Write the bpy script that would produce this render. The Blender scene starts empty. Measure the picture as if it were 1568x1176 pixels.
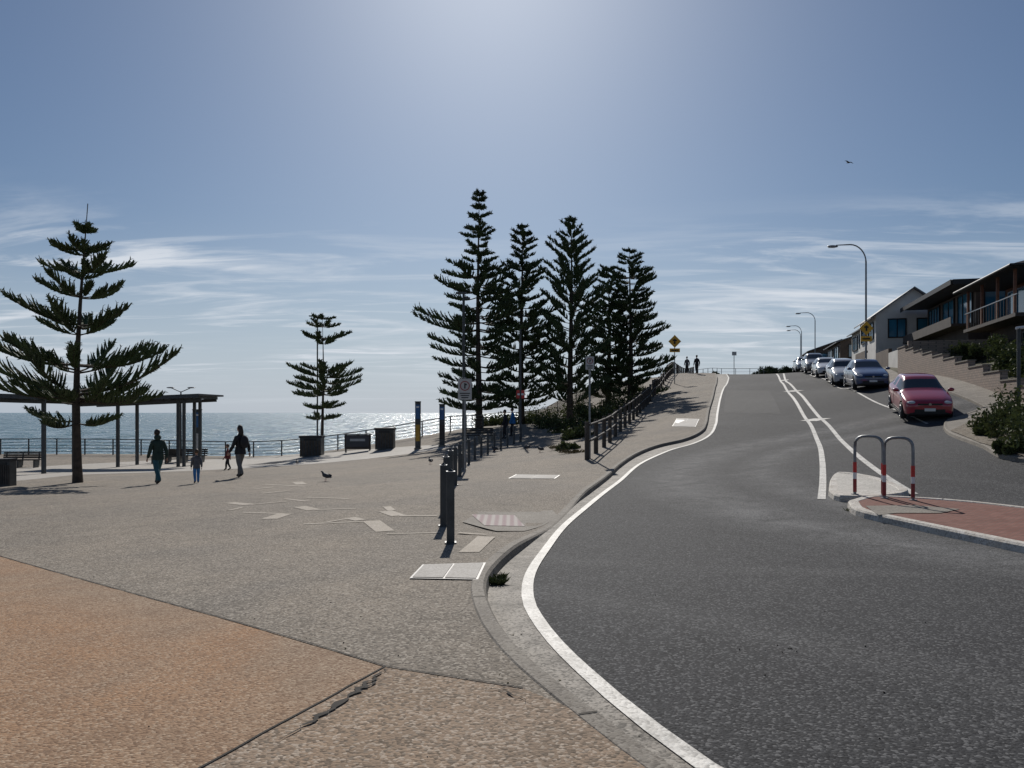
import bpy, bmesh, math, random
import numpy as np
from mathutils import Vector, Matrix, Euler
random.seed(7); rng=np.random.default_rng(7)
R=math.radians
scene=bpy.context.scene
F=1200.0; CX=784.0; HY=632.0; CZ=1.6
# ---------------------------------------------------------------- terrain survey
def C(u,v,d): return ((u-CX)*d/F, d, CZ-(v-HY)*d/F)
CP=[(0,-6,0),(-10,-6,0),(12,-6,0),(0,0,0),(-6,1,0),(6,1,0),(25,-6,0.1),(25,8,0.3),(-30,-6,-.2),(-70,-6,-.8),(-70,30,-1.6),(-70,58,-1.9),
 (0,4,-.02),(5,5,-.03),(-4,5,-.12),
 C(808,915,7.1),(-.85,10.6,-.25),(.78,12.3,-.22),(-7,10.5,-.38),
 C(945,740,20.0),C(1025,688,29),C(1093,652,36),C(1100,630,44),C(1103,612,51),C(1108,590,64),C(1112,577,77),
 C(1253,673,29),C(1245,642,36),C(1258,722,20),C(1270,757,16),C(1200,585,62),C(1190,573,76),
 C(1568,855,9.5),C(1568,790,13),C(1420,648,30),C(1568,712,18),(17.3,32,1.75),C(1340,590,45),C(1305,578,55),C(1270,571,65),C(1235,570,78),
 C(240,744,28.5),C(369,734,28.5),C(117,741,29.7),C(440,700,58),C(200,700,57),C(640,692,48),C(820,733,22.6),(2.9,30,-.1),C(700,760,17.5),
 C(925,683,35),C(950,661,41),C(970,643,47),C(985,627,54),C(1000,607,62),C(1020,587,72),C(1052,573,82),
 C(760,687,42),C(733,657,58),C(800,652,58),C(860,655,52),C(900,650,60),C(960,625,64),
 (30,112,7.0),(40,115,7.2),(24,95,5.7),(34,95,6.2),(60,115,9),
 (24.6,49.3,3.6),(28.5,49,5.0),(20,31,1.95),(24,31,3.0),(32,46,5.9),(36,60,6.6),(40,76,7.3),(48,100,8),(65,60,10),(60,20,5),
 (14,20,.75),(20,20,1.4),(12.5,14,.1)]
CP=np.array(CP,float)
def _phi(r2): return np.where(r2>1e-9, 0.5*r2*np.log(np.maximum(r2,1e-9)),0)
P_=CP[:,:2]/10; n=len(P_)
K_=_phi(((P_[:,None]-P_[None])**2).sum(-1))+np.eye(n)*0.02
A_=np.zeros((n+3,n+3)); A_[:n,:n]=K_; A_[:n,n]=1; A_[:n,n+1:]=P_; A_[n,:n]=1; A_[n+1:,:n]=P_.T
W_=np.linalg.solve(A_,np.concatenate([CP[:,2],[0,0,0]]))
COAST=[(-6000,58.5),(-6,58.5),(0,64),(5,76),(11,92),(20,125),(28,200),(60,400),(60,6000)]
def coastdist(x,y):
    best=np.full(x.shape,1e9); sg=np.ones(x.shape)
    for (ax,ay),(bx,by) in zip(COAST[:-1],COAST[1:]):
        dx,dy=bx-ax,by-ay; t=np.clip(((x-ax)*dx+(y-ay)*dy)/(dx*dx+dy*dy),0,1)
        ex,ey=x-ax-t*dx,y-ay-t*dy; d=np.hypot(ex,ey); s=np.sign(dx*ey-dy*ex)
        m=d<best; best=np.where(m,d,best); sg=np.where(m,s,sg)
    return best*sg
def Hn(x,y):
    x=np.asarray(x,float); y=np.asarray(y,float); sh=x.shape; x=x.ravel(); y=y.ravel()
    X=np.clip(x,-70,65)/10; Y=np.clip(y,-6,118)/10
    z=np.zeros(x.shape)
    for i in range(0,len(x),20000):
        a=X[i:i+20000]; b=Y[i:i+20000]
        r2=(a[:,None]-P_[None,:,0])**2+(b[:,None]-P_[None,:,1])**2
        z[i:i+20000]=_phi(r2)@W_[:n]+W_[n]+W_[n+1]*a+W_[n+2]*b
    z=np.maximum(z,-2.6)
    c=coastdist(x,y); s=np.clip((c)/6,0,1); s=s*s*(3-2*s)
    z=z*(1-s)-9*s
    return z.reshape(sh)
def H(x,y): return float(Hn(np.array([x]),np.array([y]))[0])
RC=(0.95,13.4)
def raiseN(x,y):
    d=np.hypot((np.asarray(x)-RC[0])*1.0,(np.asarray(y)-RC[1])*0.5)
    t=np.clip((d-0.5)/1.6,0,1); return 0.02+0.11*t*t*(3-2*t)
def SP(x,y): return Hn(x,y)+raiseN(x,y)
def SR(x,y): return Hn(x,y)+0.02
YS=np.geomspace(1.2,110,1600)
def G(u,v,surf=SP):
    x=(u-CX)/F*YS; z=CZ-(v-HY)/F*YS; s=surf(x,YS)
    k=np.nonzero(z<=s)[0]
    if len(k)==0: i=len(YS)-1
    else: i=max(1,k[0])
    a=z[i-1]-s[i-1]; b=z[i]-s[i]; t=a/(a-b) if abs(a-b)>1e-9 else 0
    t=min(max(t,0),1); y=YS[i-1]+t*(YS[i]-YS[i-1]); return ((u-CX)/F*y,y)
def GP(u,v,surf=SP):
    x,y=G(u,v,surf); return Vector((x,y,float(surf(np.array([x]),np.array([y]))[0])))
# ---------------------------------------------------------------- materials
def mat(name,col,rough=.8,var=.15,scale=3.0,bump=0,bscale=40,metal=0,col2=None,spec=.5,coat=0,trans=0):
    m=bpy.data.materials.new(name); m.use_nodes=True; nt=m.node_tree; N=nt.nodes; L=nt.links
    b=N['Principled BSDF']; b.inputs['Roughness'].default_value=rough; b.inputs['Metallic'].default_value=metal
    b.inputs['Specular IOR Level'].default_value=spec; b.inputs['Coat Weight'].default_value=coat
    tc=N.new('ShaderNodeTexCoord'); nz=N.new('ShaderNodeTexNoise'); nz.inputs['Scale'].default_value=scale; nz.inputs['Detail'].default_value=3
    L.new(tc.outputs['Object'],nz.inputs['Vector'])
    mr=N.new('ShaderNodeMapRange'); mr.inputs['From Min'].default_value=.3; mr.inputs['From Max'].default_value=.7
    L.new(nz.outputs['Fac'],mr.inputs['Value'])
    mx=N.new('ShaderNodeMix'); mx.data_type='RGBA'
    c1=[c*(1-var) for c in col]+[1]; c2=list(col2 if col2 else [min(1,c*(1+var)) for c in col])+[1]
    mx.inputs['A'].default_value=c1; mx.inputs['B'].default_value=c2
    L.new(mr.outputs['Result'],mx.inputs['Factor']); L.new(mx.outputs['Result'],b.inputs['Base Color'])
    if bump:
        n2=N.new('ShaderNodeTexNoise'); n2.inputs['Scale'].default_value=bscale; n2.inputs['Detail'].default_value=3; L.new(tc.outputs['Object'],n2.inputs['Vector'])
        bp=N.new('ShaderNodeBump'); bp.inputs['Strength'].default_value=bump; bp.inputs['Distance'].default_value=.02
        L.new(n2.outputs['Fac'],bp.inputs['Height']); L.new(bp.outputs['Normal'],b.inputs['Normal'])
    if trans:
        o=N['Material Output']; t=N.new('ShaderNodeBsdfTranslucent'); L.new(mx.outputs['Result'],t.inputs['Color'])
        ms=N.new('ShaderNodeMixShader'); ms.inputs[0].default_value=trans; L.new(b.outputs[0],ms.inputs[1]); L.new(t.outputs[0],ms.inputs[2]); L.new(ms.outputs[0],o.inputs['Surface'])
    return m
def aggregate(name,base,dark,light,stain,sscale=.35,grain=55,rough=.85,bump=.5,lightamt=.3,arcs=None,spec=.3,blotch=.5):
    m=bpy.data.materials.new(name); m.use_nodes=True; nt=m.node_tree; N=nt.nodes; L=nt.links
    b=N['Principled BSDF']; b.inputs['Roughness'].default_value=rough; b.inputs['Specular IOR Level'].default_value=spec
    tc=N.new('ShaderNodeTexCoord')
    def noise(s,d,dist=0,rough_=.55):
        k=N.new('ShaderNodeTexNoise'); k.inputs['Scale'].default_value=s; k.inputs['Detail'].default_value=d; k.inputs['Distortion'].default_value=dist; k.inputs['Roughness'].default_value=rough_
        L.new(tc.outputs['Object'],k.inputs['Vector']); return k
    def rng_(src,a,b_):
        k=N.new('ShaderNodeMapRange'); k.inputs['From Min'].default_value=a; k.inputs['From Max'].default_value=b_; L.new(src,k.inputs['Value']); return k.outputs['Result']
    def mth(op,a,b_=None):
        q=N.new('ShaderNodeMath'); q.operation=op
        for i,v in enumerate((a,b_)):
            if v is None: continue
            if isinstance(v,(int,float)): q.inputs[i].default_value=v
            else: L.new(v,q.inputs[i])
        return q.outputs[0]
    def mix(f,a,b_,mult=1.0):
        k=N.new('ShaderNodeMix'); k.data_type='RGBA'
        if mult!=1.0: f=mth('MULTIPLY',f,mult)
        L.new(f,k.inputs['Factor'])
        for s,v in (('A',a),('B',b_)):
            if isinstance(v,tuple): k.inputs[s].default_value=v+(1,)
            else: L.new(v,k.inputs[s])
        return k.outputs['Result']
    c=mix(rng_(noise(sscale,4,.8).outputs['Fac'],.35,.68),base,stain)
    if arcs:
        sx=N.new('ShaderNodeSeparateXYZ'); L.new(tc.outputs['Object'],sx.inputs[0]); tn=noise(.9,4,1.2,.65).outputs['Fac']
        for (ax_,ay_,ar,wd,am,col) in arcs:
            dx=mth('SUBTRACT',sx.outputs[0],ax_); dy=mth('SUBTRACT',sx.outputs[1],ay_)
            d=mth('SQRT',mth('ADD',mth('MULTIPLY',dx,dx),mth('MULTIPLY',dy,dy)))
            e=mth('ABSOLUTE',mth('SUBTRACT',d,ar)); k=mth('SUBTRACT',1.0,rng_(e,0,wd))
            k=mth('MULTIPLY',k,rng_(tn,.25,.6)); c=mix(k,c,col,am)
    c=mix(rng_(noise(2.3,5,.3,.7).outputs['Fac'],.45,.75),c,dark,blotch)
    vo=N.new('ShaderNodeTexVoronoi'); vo.inputs['Scale'].default_value=grain; L.new(tc.outputs['Object'],vo.inputs['Vector'])
    sep=N.new('ShaderNodeSeparateColor'); L.new(vo.outputs['Color'],sep.inputs[0])
    c=mix(rng_(sep.outputs[0],.70,.80),c,light,lightamt)
    c=mix(rng_(sep.outputs[1],.66,.80),c,dark,.7)
    g=noise(grain*.3,3,0,.7)
    c=mix(rng_(g.outputs['Fac'],.5,.72),c,dark,.3)
    L.new(c,b.inputs['Base Color'])
    bp=N.new('ShaderNodeBump'); bp.inputs['Strength'].default_value=bump; bp.inputs['Distance'].default_value=.006
    L.new(vo.outputs['Distance'],bp.inputs['Height']); bp.invert=True
    L.new(bp.outputs['Normal'],b.inputs['Normal'])
    return m
M={}
wear=(.20,.20,.20)
M['asphalt']=aggregate('asphalt',(.034,.035,.038),(.013,.013,.015),(.30,.30,.30),(.050,.051,.054),.22,66,.88,.6,.32,
   arcs=[(20,16.8,16.1,1.3,.7,wear),(20,16.8,14.0,.9,.55,wear),(-8,-3,13.2,.5,.45,(.11,.11,.11)),(4.0,14.5,6.2,.35,.35,(.12,.12,.12))],spec=.18)
M['asphalt2']=aggregate('asphalt_patch',(.066,.066,.067),(.03,.03,.03),(.2,.2,.2),(.08,.08,.081),.5,70,.88,.4,.2,spec=.18)
M['plaza']=aggregate('plaza_aggregate',(.195,.172,.145),(.07,.06,.048),(.52,.47,.40),(.27,.228,.18),.3,62,.9,.7,.5,spec=.2)
M['orange']=aggregate('orange_aggregate',(.335,.195,.108),(.17,.10,.06),(.52,.42,.31),(.28,.215,.155),.38,66,.9,.7,.4,spec=.2)
M['pink']=aggregate('pink_aggregate',(.26,.20,.15),(.11,.085,.062),(.52,.45,.37),(.32,.225,.15),.5,58,.9,.7,.5,spec=.2)
M['conc']=aggregate('kerb_concrete',(.25,.225,.19),(.10,.085,.07),(.4,.38,.34),(.17,.15,.125),1.2,60,.85,.4,.2)
M['gutter']=aggregate('gutter_concrete',(.25,.225,.19),(.05,.044,.036),(.45,.42,.37),(.35,.32,.28),1.3,60,.8,.4,.3,blotch=.95)
M['paleconc']=aggregate('pale_concrete',(.36,.34,.30),(.22,.2,.18),(.5,.48,.44),(.42,.39,.35),.8,50,.8,.3,.2)
M['paint']=aggregate('road_paint',(.70,.68,.63),(.24,.23,.21),(.8,.8,.78),(.48,.46,.42),3.0,50,.6,.3,.2,blotch=.95)
M['lid']=aggregate('access_lid',(.44,.42,.39),(.28,.26,.23),(.52,.5,.47),(.36,.34,.31),2.0,60,.8,.2,.2)
M['lidmetal']=mat('lid_frame',(.2,.19,.18),.5,.2,20)
M['inlay']=aggregate('paving_inlay',(.38,.33,.27),(.2,.17,.13),(.5,.46,.4),(.31,.265,.21),1.0,60,.8,.3,.3)
M['soil']=aggregate('ground_soil',(.085,.07,.042),(.03,.028,.015),(.2,.17,.12),(.045,.06,.022),.25,25,.95,.6,.2)
M['gravel']=aggregate('gravel',(.20,.165,.125),(.07,.06,.045),(.4,.37,.32),(.15,.12,.085),.8,22,.95,.9,.4)
M['crack']=mat('crack_dark',(.03,.025,.02),.95,.3,8)
M['steel']=mat('dark_steel',(.055,.06,.062),.5,.25,6,.15,30,metal=.3)
M['galv']=mat('galvanised_steel',(.22,.23,.24),.45,.2,8,metal=.5)
M['timber']=mat('timber_dark',(.06,.05,.04),.8,.35,5,.4,25)
M['bark']=mat('bark',(.065,.05,.038),.95,.4,6,.9,18)
M['leaf']=mat('pine_foliage',(.038,.064,.022),.75,.35,1.4,col2=(.080,.115,.038))
M['leafd']=mat('pine_foliage_dark',(.036,.060,.024),.8,.35,1.0,col2=(.066,.100,.036))
M['bush']=mat('bush_foliage',(.035,.055,.018),.8,.4,3,col2=(.09,.11,.035),trans=.15)
M['dry']=mat('dry_grass',(.16,.13,.06),.9,.4,4)
M['white']=mat('white_paint',(.75,.75,.73),.5,.08,5)
M['red']=mat('red_reflective',(.55,.03,.025),.4,.1,5)
M['yellow']=mat('yellow_sign',(.75,.40,.02),.45,.1,5)
M['black']=mat('black_matt',(.015,.015,.016),.6,.2,5)
M['blue']=mat('blue_panel',(.02,.10,.25),.4,.15,5)
M['glass']=mat('dark_glass',(.015,.02,.025),.06,.1,2,spec=.8)
M['winglass']=mat('window_glass',(.04,.20,.32),.08,.3,.6,spec=.9)
M['dkwall']=mat('dark_render_wall',(.060,.050,.044),.85,.2,1.5,.3,20)
M['brownwall']=mat('brown_render_wall',(.12,.09,.07),.85,.15,1.0,.3,20)
M['redwall']=mat('red_brown_brick_wall',(.19,.09,.06),.88,.25,4.0,.4,18)
M['greywall']=mat('bluegrey_wall',(.085,.085,.09),.85,.15,1.0,.2,20)
M['cream']=mat('cream_wall',(.66,.64,.60),.85,.1,1.0,.2,20)
def blockwall():
    m=bpy.data.materials.new('retaining_wall_block'); m.use_nodes=True; N=m.node_tree.nodes; L=m.node_tree.links; b=N['Principled BSDF']; b.inputs['Roughness'].default_value=.9
    tc=N.new('ShaderNodeTexCoord'); sx=N.new('ShaderNodeSeparateXYZ'); cb=N.new('ShaderNodeCombineXYZ'); L.new(tc.outputs['Object'],sx.inputs[0]); L.new(sx.outputs[1],cb.inputs[0]); L.new(sx.outputs[2],cb.inputs[1])
    br=N.new('ShaderNodeTexBrick'); br.inputs['Scale'].default_value=2.2; br.inputs['Color1'].default_value=(.33,.25,.20,1); br.inputs['Color2'].default_value=(.25,.20,.165,1); br.inputs['Mortar'].default_value=(.12,.10,.085,1); br.inputs['Mortar Size'].default_value=.02
    L.new(cb.outputs[0],br.inputs['Vector']); L.new(br.outputs['Color'],b.inputs['Base Color']); return m
M['retwall']=blockwall()
M['roofm']=mat('dark_metal_roof',(.055,.05,.048),.6,.2,2)
M['yelwall']=mat('ochre_wall',(.40,.24,.04),.8,.15,2)
M['skin']=mat('skin',(.42,.25,.18),.6,.08,10)
M['tyre']=mat('tyre_rubber',(.02,.02,.02),.85,.2,20)
M['rim']=mat('wheel_rim',(.35,.35,.36),.3,.1,10,metal=.8)
M['lamp']=mat('headlamp_lens',(.5,.52,.55),.08,.1,10,spec=.9)
M['plate']=mat('number_plate',(.7,.7,.68),.5,.05,10)
def cloth(n,c): return mat(n,c,.9,.2,12,.2,60)
def paintm(n,c): return mat(n,c,.28,.05,3,coat=1.0)
def brickm():
    m=bpy.data.materials.new('red_brick_paving'); m.use_nodes=True; N=m.node_tree.nodes; L=m.node_tree.links; b=N['Principled BSDF']
    tc=N.new('ShaderNodeTexCoord'); br=N.new('ShaderNodeTexBrick'); br.inputs['Scale'].default_value=4.5
    br.inputs['Color1'].default_value=(.22,.07,.05,1); br.inputs['Color2'].default_value=(.30,.13,.10,1); br.inputs['Mortar'].default_value=(.12,.09,.07,1); br.inputs['Mortar Size'].default_value=.03
    nz=N.new('ShaderNodeTexNoise'); nz.inputs['Scale'].default_value=2; nz.inputs['Detail'].default_value=8; L.new(tc.outputs['Object'],nz.inputs['Vector'])
    mx=N.new('ShaderNodeMix'); mx.data_type='RGBA'; mx.blend_type='MULTIPLY'; mx.inputs['Factor'].default_value=.4
    L.new(tc.outputs['Object'],br.inputs['Vector']); L.new(br.outputs['Color'],mx.inputs['A']); L.new(nz.outputs['Fac'],mx.inputs['B']); L.new(mx.outputs['Result'],b.inputs['Base Color']); b.inputs['Roughness'].default_value=.85; b.inputs['Specular IOR Level'].default_value=.2
    return m
M['brickpave']=brickm()
def tactm():
    m=bpy.data.materials.new('tactile_paving'); m.use_nodes=True; N=m.node_tree.nodes; L=m.node_tree.links; b=N['Principled BSDF']; b.inputs['Roughness'].default_value=.9
    tc=N.new('ShaderNodeTexCoord'); sx=N.new('ShaderNodeSeparateXYZ'); cb=N.new('ShaderNodeCombineXYZ'); L.new(tc.outputs['Object'],sx.inputs[0]); L.new(sx.outputs[0],cb.inputs[0]); L.new(sx.outputs[1],cb.inputs[1])
    v=N.new('ShaderNodeTexVoronoi'); v.voronoi_dimensions='2D'; v.inputs['Scale'].default_value=8; v.inputs['Randomness'].default_value=0
    L.new(cb.outputs[0],v.inputs['Vector']); r=N.new('ShaderNodeMapRange'); r.inputs['From Min'].default_value=.28; r.inputs['From Max'].default_value=.36; L.new(v.outputs['Distance'],r.inputs['Value'])
    mx=N.new('ShaderNodeMix'); mx.data_type='RGBA'; mx.inputs['A'].default_value=(.24,.13,.15,1); mx.inputs['B'].default_value=(.42,.38,.35,1); L.new(r.outputs['Result'],mx.inputs['Factor']); L.new(mx.outputs['Result'],b.inputs['Base Color']); return m
M['tact']=tactm()
# ---------------------------------------------------------------- mesh builder
class MB:
    def __init__(s): s.v=[]; s.f=[]; s.m=[]; s.sm=[]; s.mats=[]; s.M=Matrix.Identity(4)
    def mi(s,m):
        m=M[m] if isinstance(m,str) else m
        if m not in s.mats: s.mats.append(m)
        return s.mats.index(m)
    def add(s,vs,fs,m,smooth=False):
        o=len(s.v); k=s.mi(m); I=s.M==Matrix.Identity(4)
        s.v.extend([tuple(v) for v in vs] if I else [tuple(s.M@Vector(v)) for v in vs])
        for f in fs: s.f.append([o+i for i in f]); s.m.append(k); s.sm.append(smooth)
    def box(s,c,sz,m,rz=0,rx=0,ry=0,bev=0):
        Q=Matrix.Translation(c)@Euler((rx,ry,rz)).to_matrix().to_4x4(); a,b,h=[t/2 for t in sz]
        vs=[Q@Vector(p) for p in [(-a,-b,-h),(a,-b,-h),(a,b,-h),(-a,b,-h),(-a,-b,h),(a,-b,h),(a,b,h),(-a,b,h)]]
        s.add(vs,[(0,3,2,1),(4,5,6,7),(0,1,5,4),(1,2,6,5),(2,3,7,6),(3,0,4,7)],m)
    def tube(s,pts,rad,m,n=8,smooth=True,caps=True):
        pts=[Vector(p) for p in pts]
        if not hasattr(rad,'__len__'): rad=[rad]*len(pts)
        vs=[];fs=[]
        for i,p in enumerate(pts):
            t=(pts[min(i+1,len(pts)-1)]-pts[max(i-1,0)]).normalized()
            ref=Vector((0,0,1)) if abs(t.z)<.9 else Vector((1,0,0))
            a=t.cross(ref).normalized(); b=t.cross(a)
            for k in range(n):
                w=2*math.pi*k/n; vs.append(p+(a*math.cos(w)+b*math.sin(w))*rad[i])
        for i in range(len(pts)-1):
            for k in range(n): fs.append((i*n+k,i*n+(k+1)%n,(i+1)*n+(k+1)%n,(i+1)*n+k))
        s.add(vs,fs,m,smooth)
        if caps: s.add(vs[:n],[tuple(range(n))],m); s.add(vs[-n:],[tuple(range(n))[::-1]],m)
    def ell(s,c,r,m,nu=12,nv=8,Q=None,zmin=-2):
        vs=[];fs=[]; c=Vector(c)
        for j in range(nv+1):
            ph=math.pi*j/nv
            for i in range(nu):
                w=2*math.pi*i/nu; p=Vector((r[0]*math.sin(ph)*math.cos(w),r[1]*math.sin(ph)*math.sin(w),r[2]*math.cos(ph)))
                if Q: p=Q@p
                vs.append(c+p)
        for j in range(nv):
            for i in range(nu): fs.append((j*nu+i,j*nu+(i+1)%nu,(j+1)*nu+(i+1)%nu,(j+1)*nu+i))
        s.add(vs,fs,m,True)
    def build(s,name):
        me=bpy.data.meshes.new(name); me.from_pydata(s.v,[],s.f)
        for m in s.mats: me.materials.append(m)
        me.polygons.foreach_set('material_index',s.m); me.polygons.foreach_set('use_smooth',s.sm); me.update()
        o=bpy.data.objects.new(name,me); scene.collection.objects.link(o); return o
def evalmesh(o,remove=True):
    dg=bpy.context.evaluated_depsgraph_get(); e=o.evaluated_get(dg); me=e.to_mesh()
    vs=[v.co.copy() for v in me.vertices]; fs=[tuple(p.vertices) for p in me.polygons]; mi=[p.material_index for p in me.polygons]
    e.to_mesh_clear()
    if remove:
        d=o.data; bpy.data.objects.remove(o); bpy.data.meshes.remove(d)
    return vs,fs,mi
def tmpobj(vs,es,fs):
    me=bpy.data.meshes.new('tmp'); me.from_pydata(vs,es,fs); o=bpy.data.objects.new('tmp',me); scene.collection.objects.link(o); return o
# ---------------------------------------------------------------- ground sheets
def smoothline(pts,step=.3):
    pts=[Vector((p[0],p[1])) for p in pts]; out=[]
    P=[pts[0]*2-pts[1]]+pts+[pts[-1]*2-pts[-2]]
    for i in range(1,len(P)-2):
        a,b,c,d=P[i-1:i+3]; k=max(1,int((c-b).length/step)); k=min(k,14)
        for j in range(k):
            t=j/k; out.append(.5*((2*b)+(c-a)*t+(2*a-5*b+4*c-d)*t*t+(-a+3*b-3*c+d)*t**3))
    out.append(pts[-1]); return [(p.x,p.y) for p in out]
def offs(line,o):
    r=[]
    for i,p in enumerate(line):
        a=line[max(i-1,0)]; b=line[min(i+1,len(line)-1)]; tx,ty=b[0]-a[0],b[1]-a[1]; l=math.hypot(tx,ty) or 1
        r.append((p[0]-ty/l*o,p[1]+tx/l*o))
    return r
def drape(name,pts,surf,off,m,cell=1.0,link=True):
    bm=bmesh.new(); vs=[bm.verts.new((p[0],p[1],0)) for p in pts]; f=bm.faces.new(vs)
    bmesh.ops.triangulate(bm,faces=[f])
    xs=[p[0] for p in pts]; ys=[p[1] for p in pts]
    def cuts(a,b):
        r=[];x=math.floor(a/cell)*cell
        while x<b:
            if x>a: r.append(x)
            x+=cell*(1 if abs(x)<30 else 2.0)
        return r
    for x in cuts(min(xs),max(xs)): bmesh.ops.bisect_plane(bm,geom=bm.verts[:]+bm.edges[:]+bm.faces[:],plane_co=(x,0,0),plane_no=(1,0,0))
    for y in cuts(min(ys),max(ys)): bmesh.ops.bisect_plane(bm,geom=bm.verts[:]+bm.edges[:]+bm.faces[:],plane_co=(0,y,0),plane_no=(0,1,0))
    A=np.array([v.co[:2] for v in bm.verts]); Z=surf(A[:,0],A[:,1])+off
    for v,z in zip(bm.verts,Z): v.co.z=z
    for f in bm.faces: f.smooth=True
    bm.normal_update()
    for f in bm.faces:
        if f.normal.z<0: f.normal_flip()
    me=bpy.data.meshes.new(name); bm.to_mesh(me); bm.free(); me.materials.append(M[m] if isinstance(m,str) else m)
    o=bpy.data.objects.new(name,me); scene.collection.objects.link(o); return o
def ribbon(mb,line,w,surf,off,m):
    l=offs(line,w/2); r=offs(line,-w/2)
    A=np.array(l+r); Z=surf(A[:,0],A[:,1])+off; k=len(l)
    vs=[(A[i,0],A[i,1],Z[i]) for i in range(2*k)]
    mb.add(vs,[(i,k+i,k+i+1,i+1) for i in range(k-1)],m,True)
def seglines(pts,step=.4):
    out=[]
    for a,b in zip(pts[:-1],pts[1:]):
        l=math.hypot(b[0]-a[0],b[1]-a[1]); k=max(1,int(l/step))
        for j in range(k): out.append((a[0]+(b[0]-a[0])*j/k,a[1]+(b[1]-a[1])*j/k))
    out.append(pts[-1]); return out
def axis(a0,a1,far0,far1,st):
    core=list(np.arange(a0,a1+.01,st)); lo=[];d=st;x=a0
    while x>far0: d*=1.35; x-=d; lo.append(x)
    hi=[];d=st;x=core[-1]
    while x<far1: d*=1.35; x+=d; hi.append(x)
    return np.array(lo[::-1]+core+hi)
ax=axis(-64,66,-9000,9000,1.0); ay=axis(-6,120,-3000,12000,1.0)
XX,YY=np.meshgrid(ax,ay); ZZ=Hn(XX,YY)-.07
vs=np.stack([XX.ravel(),YY.ravel(),ZZ.ravel()],1); nx=len(ax)
fs=[(j*nx+i,j*nx+i+1,(j+1)*nx+i+1,(j+1)*nx+i) for j in range(len(ay)-1) for i in range(nx-1)]
g=MB(); g.add(vs.tolist(),fs,'soil',True); g.build('ground')
Kp=[(3.5,-6),(3,-1.5),(1.7,1.2),(1.05,2.5)]+[G(u,v,SR) for u,v in [(990,1176),(925,1125),(860,1072),(805,1022),(768,975),(750,935),(747,908),(757,885),(785,855),(822,826),(855,800),(880,775),(905,755),(932,734),(952,715),(978,698),(1012,685),(1050,676),(1075,664),(1083,652),(1087,630),(1094,605)]]+[(18.9,72),(23.5,90),(31,112)]
Wp=[(4.2,-6),(3.6,-1.5),(2.1,1.3),(1.4,2.55)]+[G(u,v,SR) for u,v in [(1080,1176),(1000,1118),(940,1070),(890,1025),(850,985),(820,945),(808,915),(812,880),(832,847),(862,808),(900,775),(945,740),(978,712),(1020,692),(1060,680),(1087,666),(1096,650),(1099,630),(1105,603)]]+[(19.9,72),(24.6,90),(32,112)]
K=smoothline(Kp); W=smoothline(Wp)
Rp=[(45,113),(36,92),(31.3,80),(27.3,64.4),(22.3,45),(18.9,32.0),(18.2,30.6),(17.0,29.7),(16.0,29.0)]+[G(u,v,SR) for u,v in [(1452,666),(1500,685),(1568,709)]]
e=Rp[-1]; Rp+=[(e[0]+2.2,e[1]-2.2),(e[0]+6,e[1]-4.2),(e[0]+30,e[1]-9)]
Rk=smoothline(Rp)
KL=offs(K,.1)
fence_uv=[(899,704),(925,685),(950,661),(970,643),(985,627),(1000,607)]
fl=[G(u,v) for u,v in fence_uv]
FL=smoothline(fl+[(14.3,73),(18.5,88),(25,108)],2.0)
edgeL=[G(870,694),G(850,676),G(800,670),G(760,675),G(715,678)]
plz=KL+FL[::-1]+edgeL+[(-5,57.4),(-64,57.4),(-64,-6)]
drape('plaza_pavement',plz,SP,0,'plaza',1.0)
road=W+Rk+[(e[0]+30,-6)]
drape('road',road,SR,0,'asphalt',1.0)
drape('gutter',K+offs(W,.01)[::-1],SR,.006,'gutter',1.0)
mb=MB(); ribbon(mb,[p for p in W],.11,SR,.012,'paint'); 
def GR(u,v): return G(u,v,SR)
la=smoothline([GR(*p) for p in [(1258,765),(1260,735),(1259,705),(1254,680),(1242,652),(1226,628),(1208,602),(1195,583)]]+[(26.3,78)],.5)
lb=smoothline([GR(*p) for p in [(1400,757),(1352,727),(1310,695),(1280,665),(1258,642),(1236,616),(1218,597),(1203,583)]]+[(27.0,78)],.5)
ribbon(mb,la,.15,SR,.010,'paint'); ribbon(mb,lb,.15,SR,.010,'paint')
for a,b in [((1236,643),(1262,643)),((1206,599),(1224,599)),((1195,583),(1207,582)),]:
    ribbon(mb,seglines([GR(*a),GR(*b)],.3),.9,SR,.015,'paint')
ribbon(mb,smoothline([GR(1420,649),GR(1370,627),GR(1320,605),GR(1275,588)]+[(25.6,68)],.5),.1,SR,.012,'paint')
mb.build('road_marking')
drape('road_patch',[GR(*p) for p in [(1108,632),(1196,634),(1178,598),(1112,598)]],SR,.005,'asphalt2',1.0)
drape('road_patch',[GR(*p) for p in [(1290,752),(1345,752),(1318,728),(1280,726)]],SR,.005,M['asphalt2'],.5)
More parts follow.
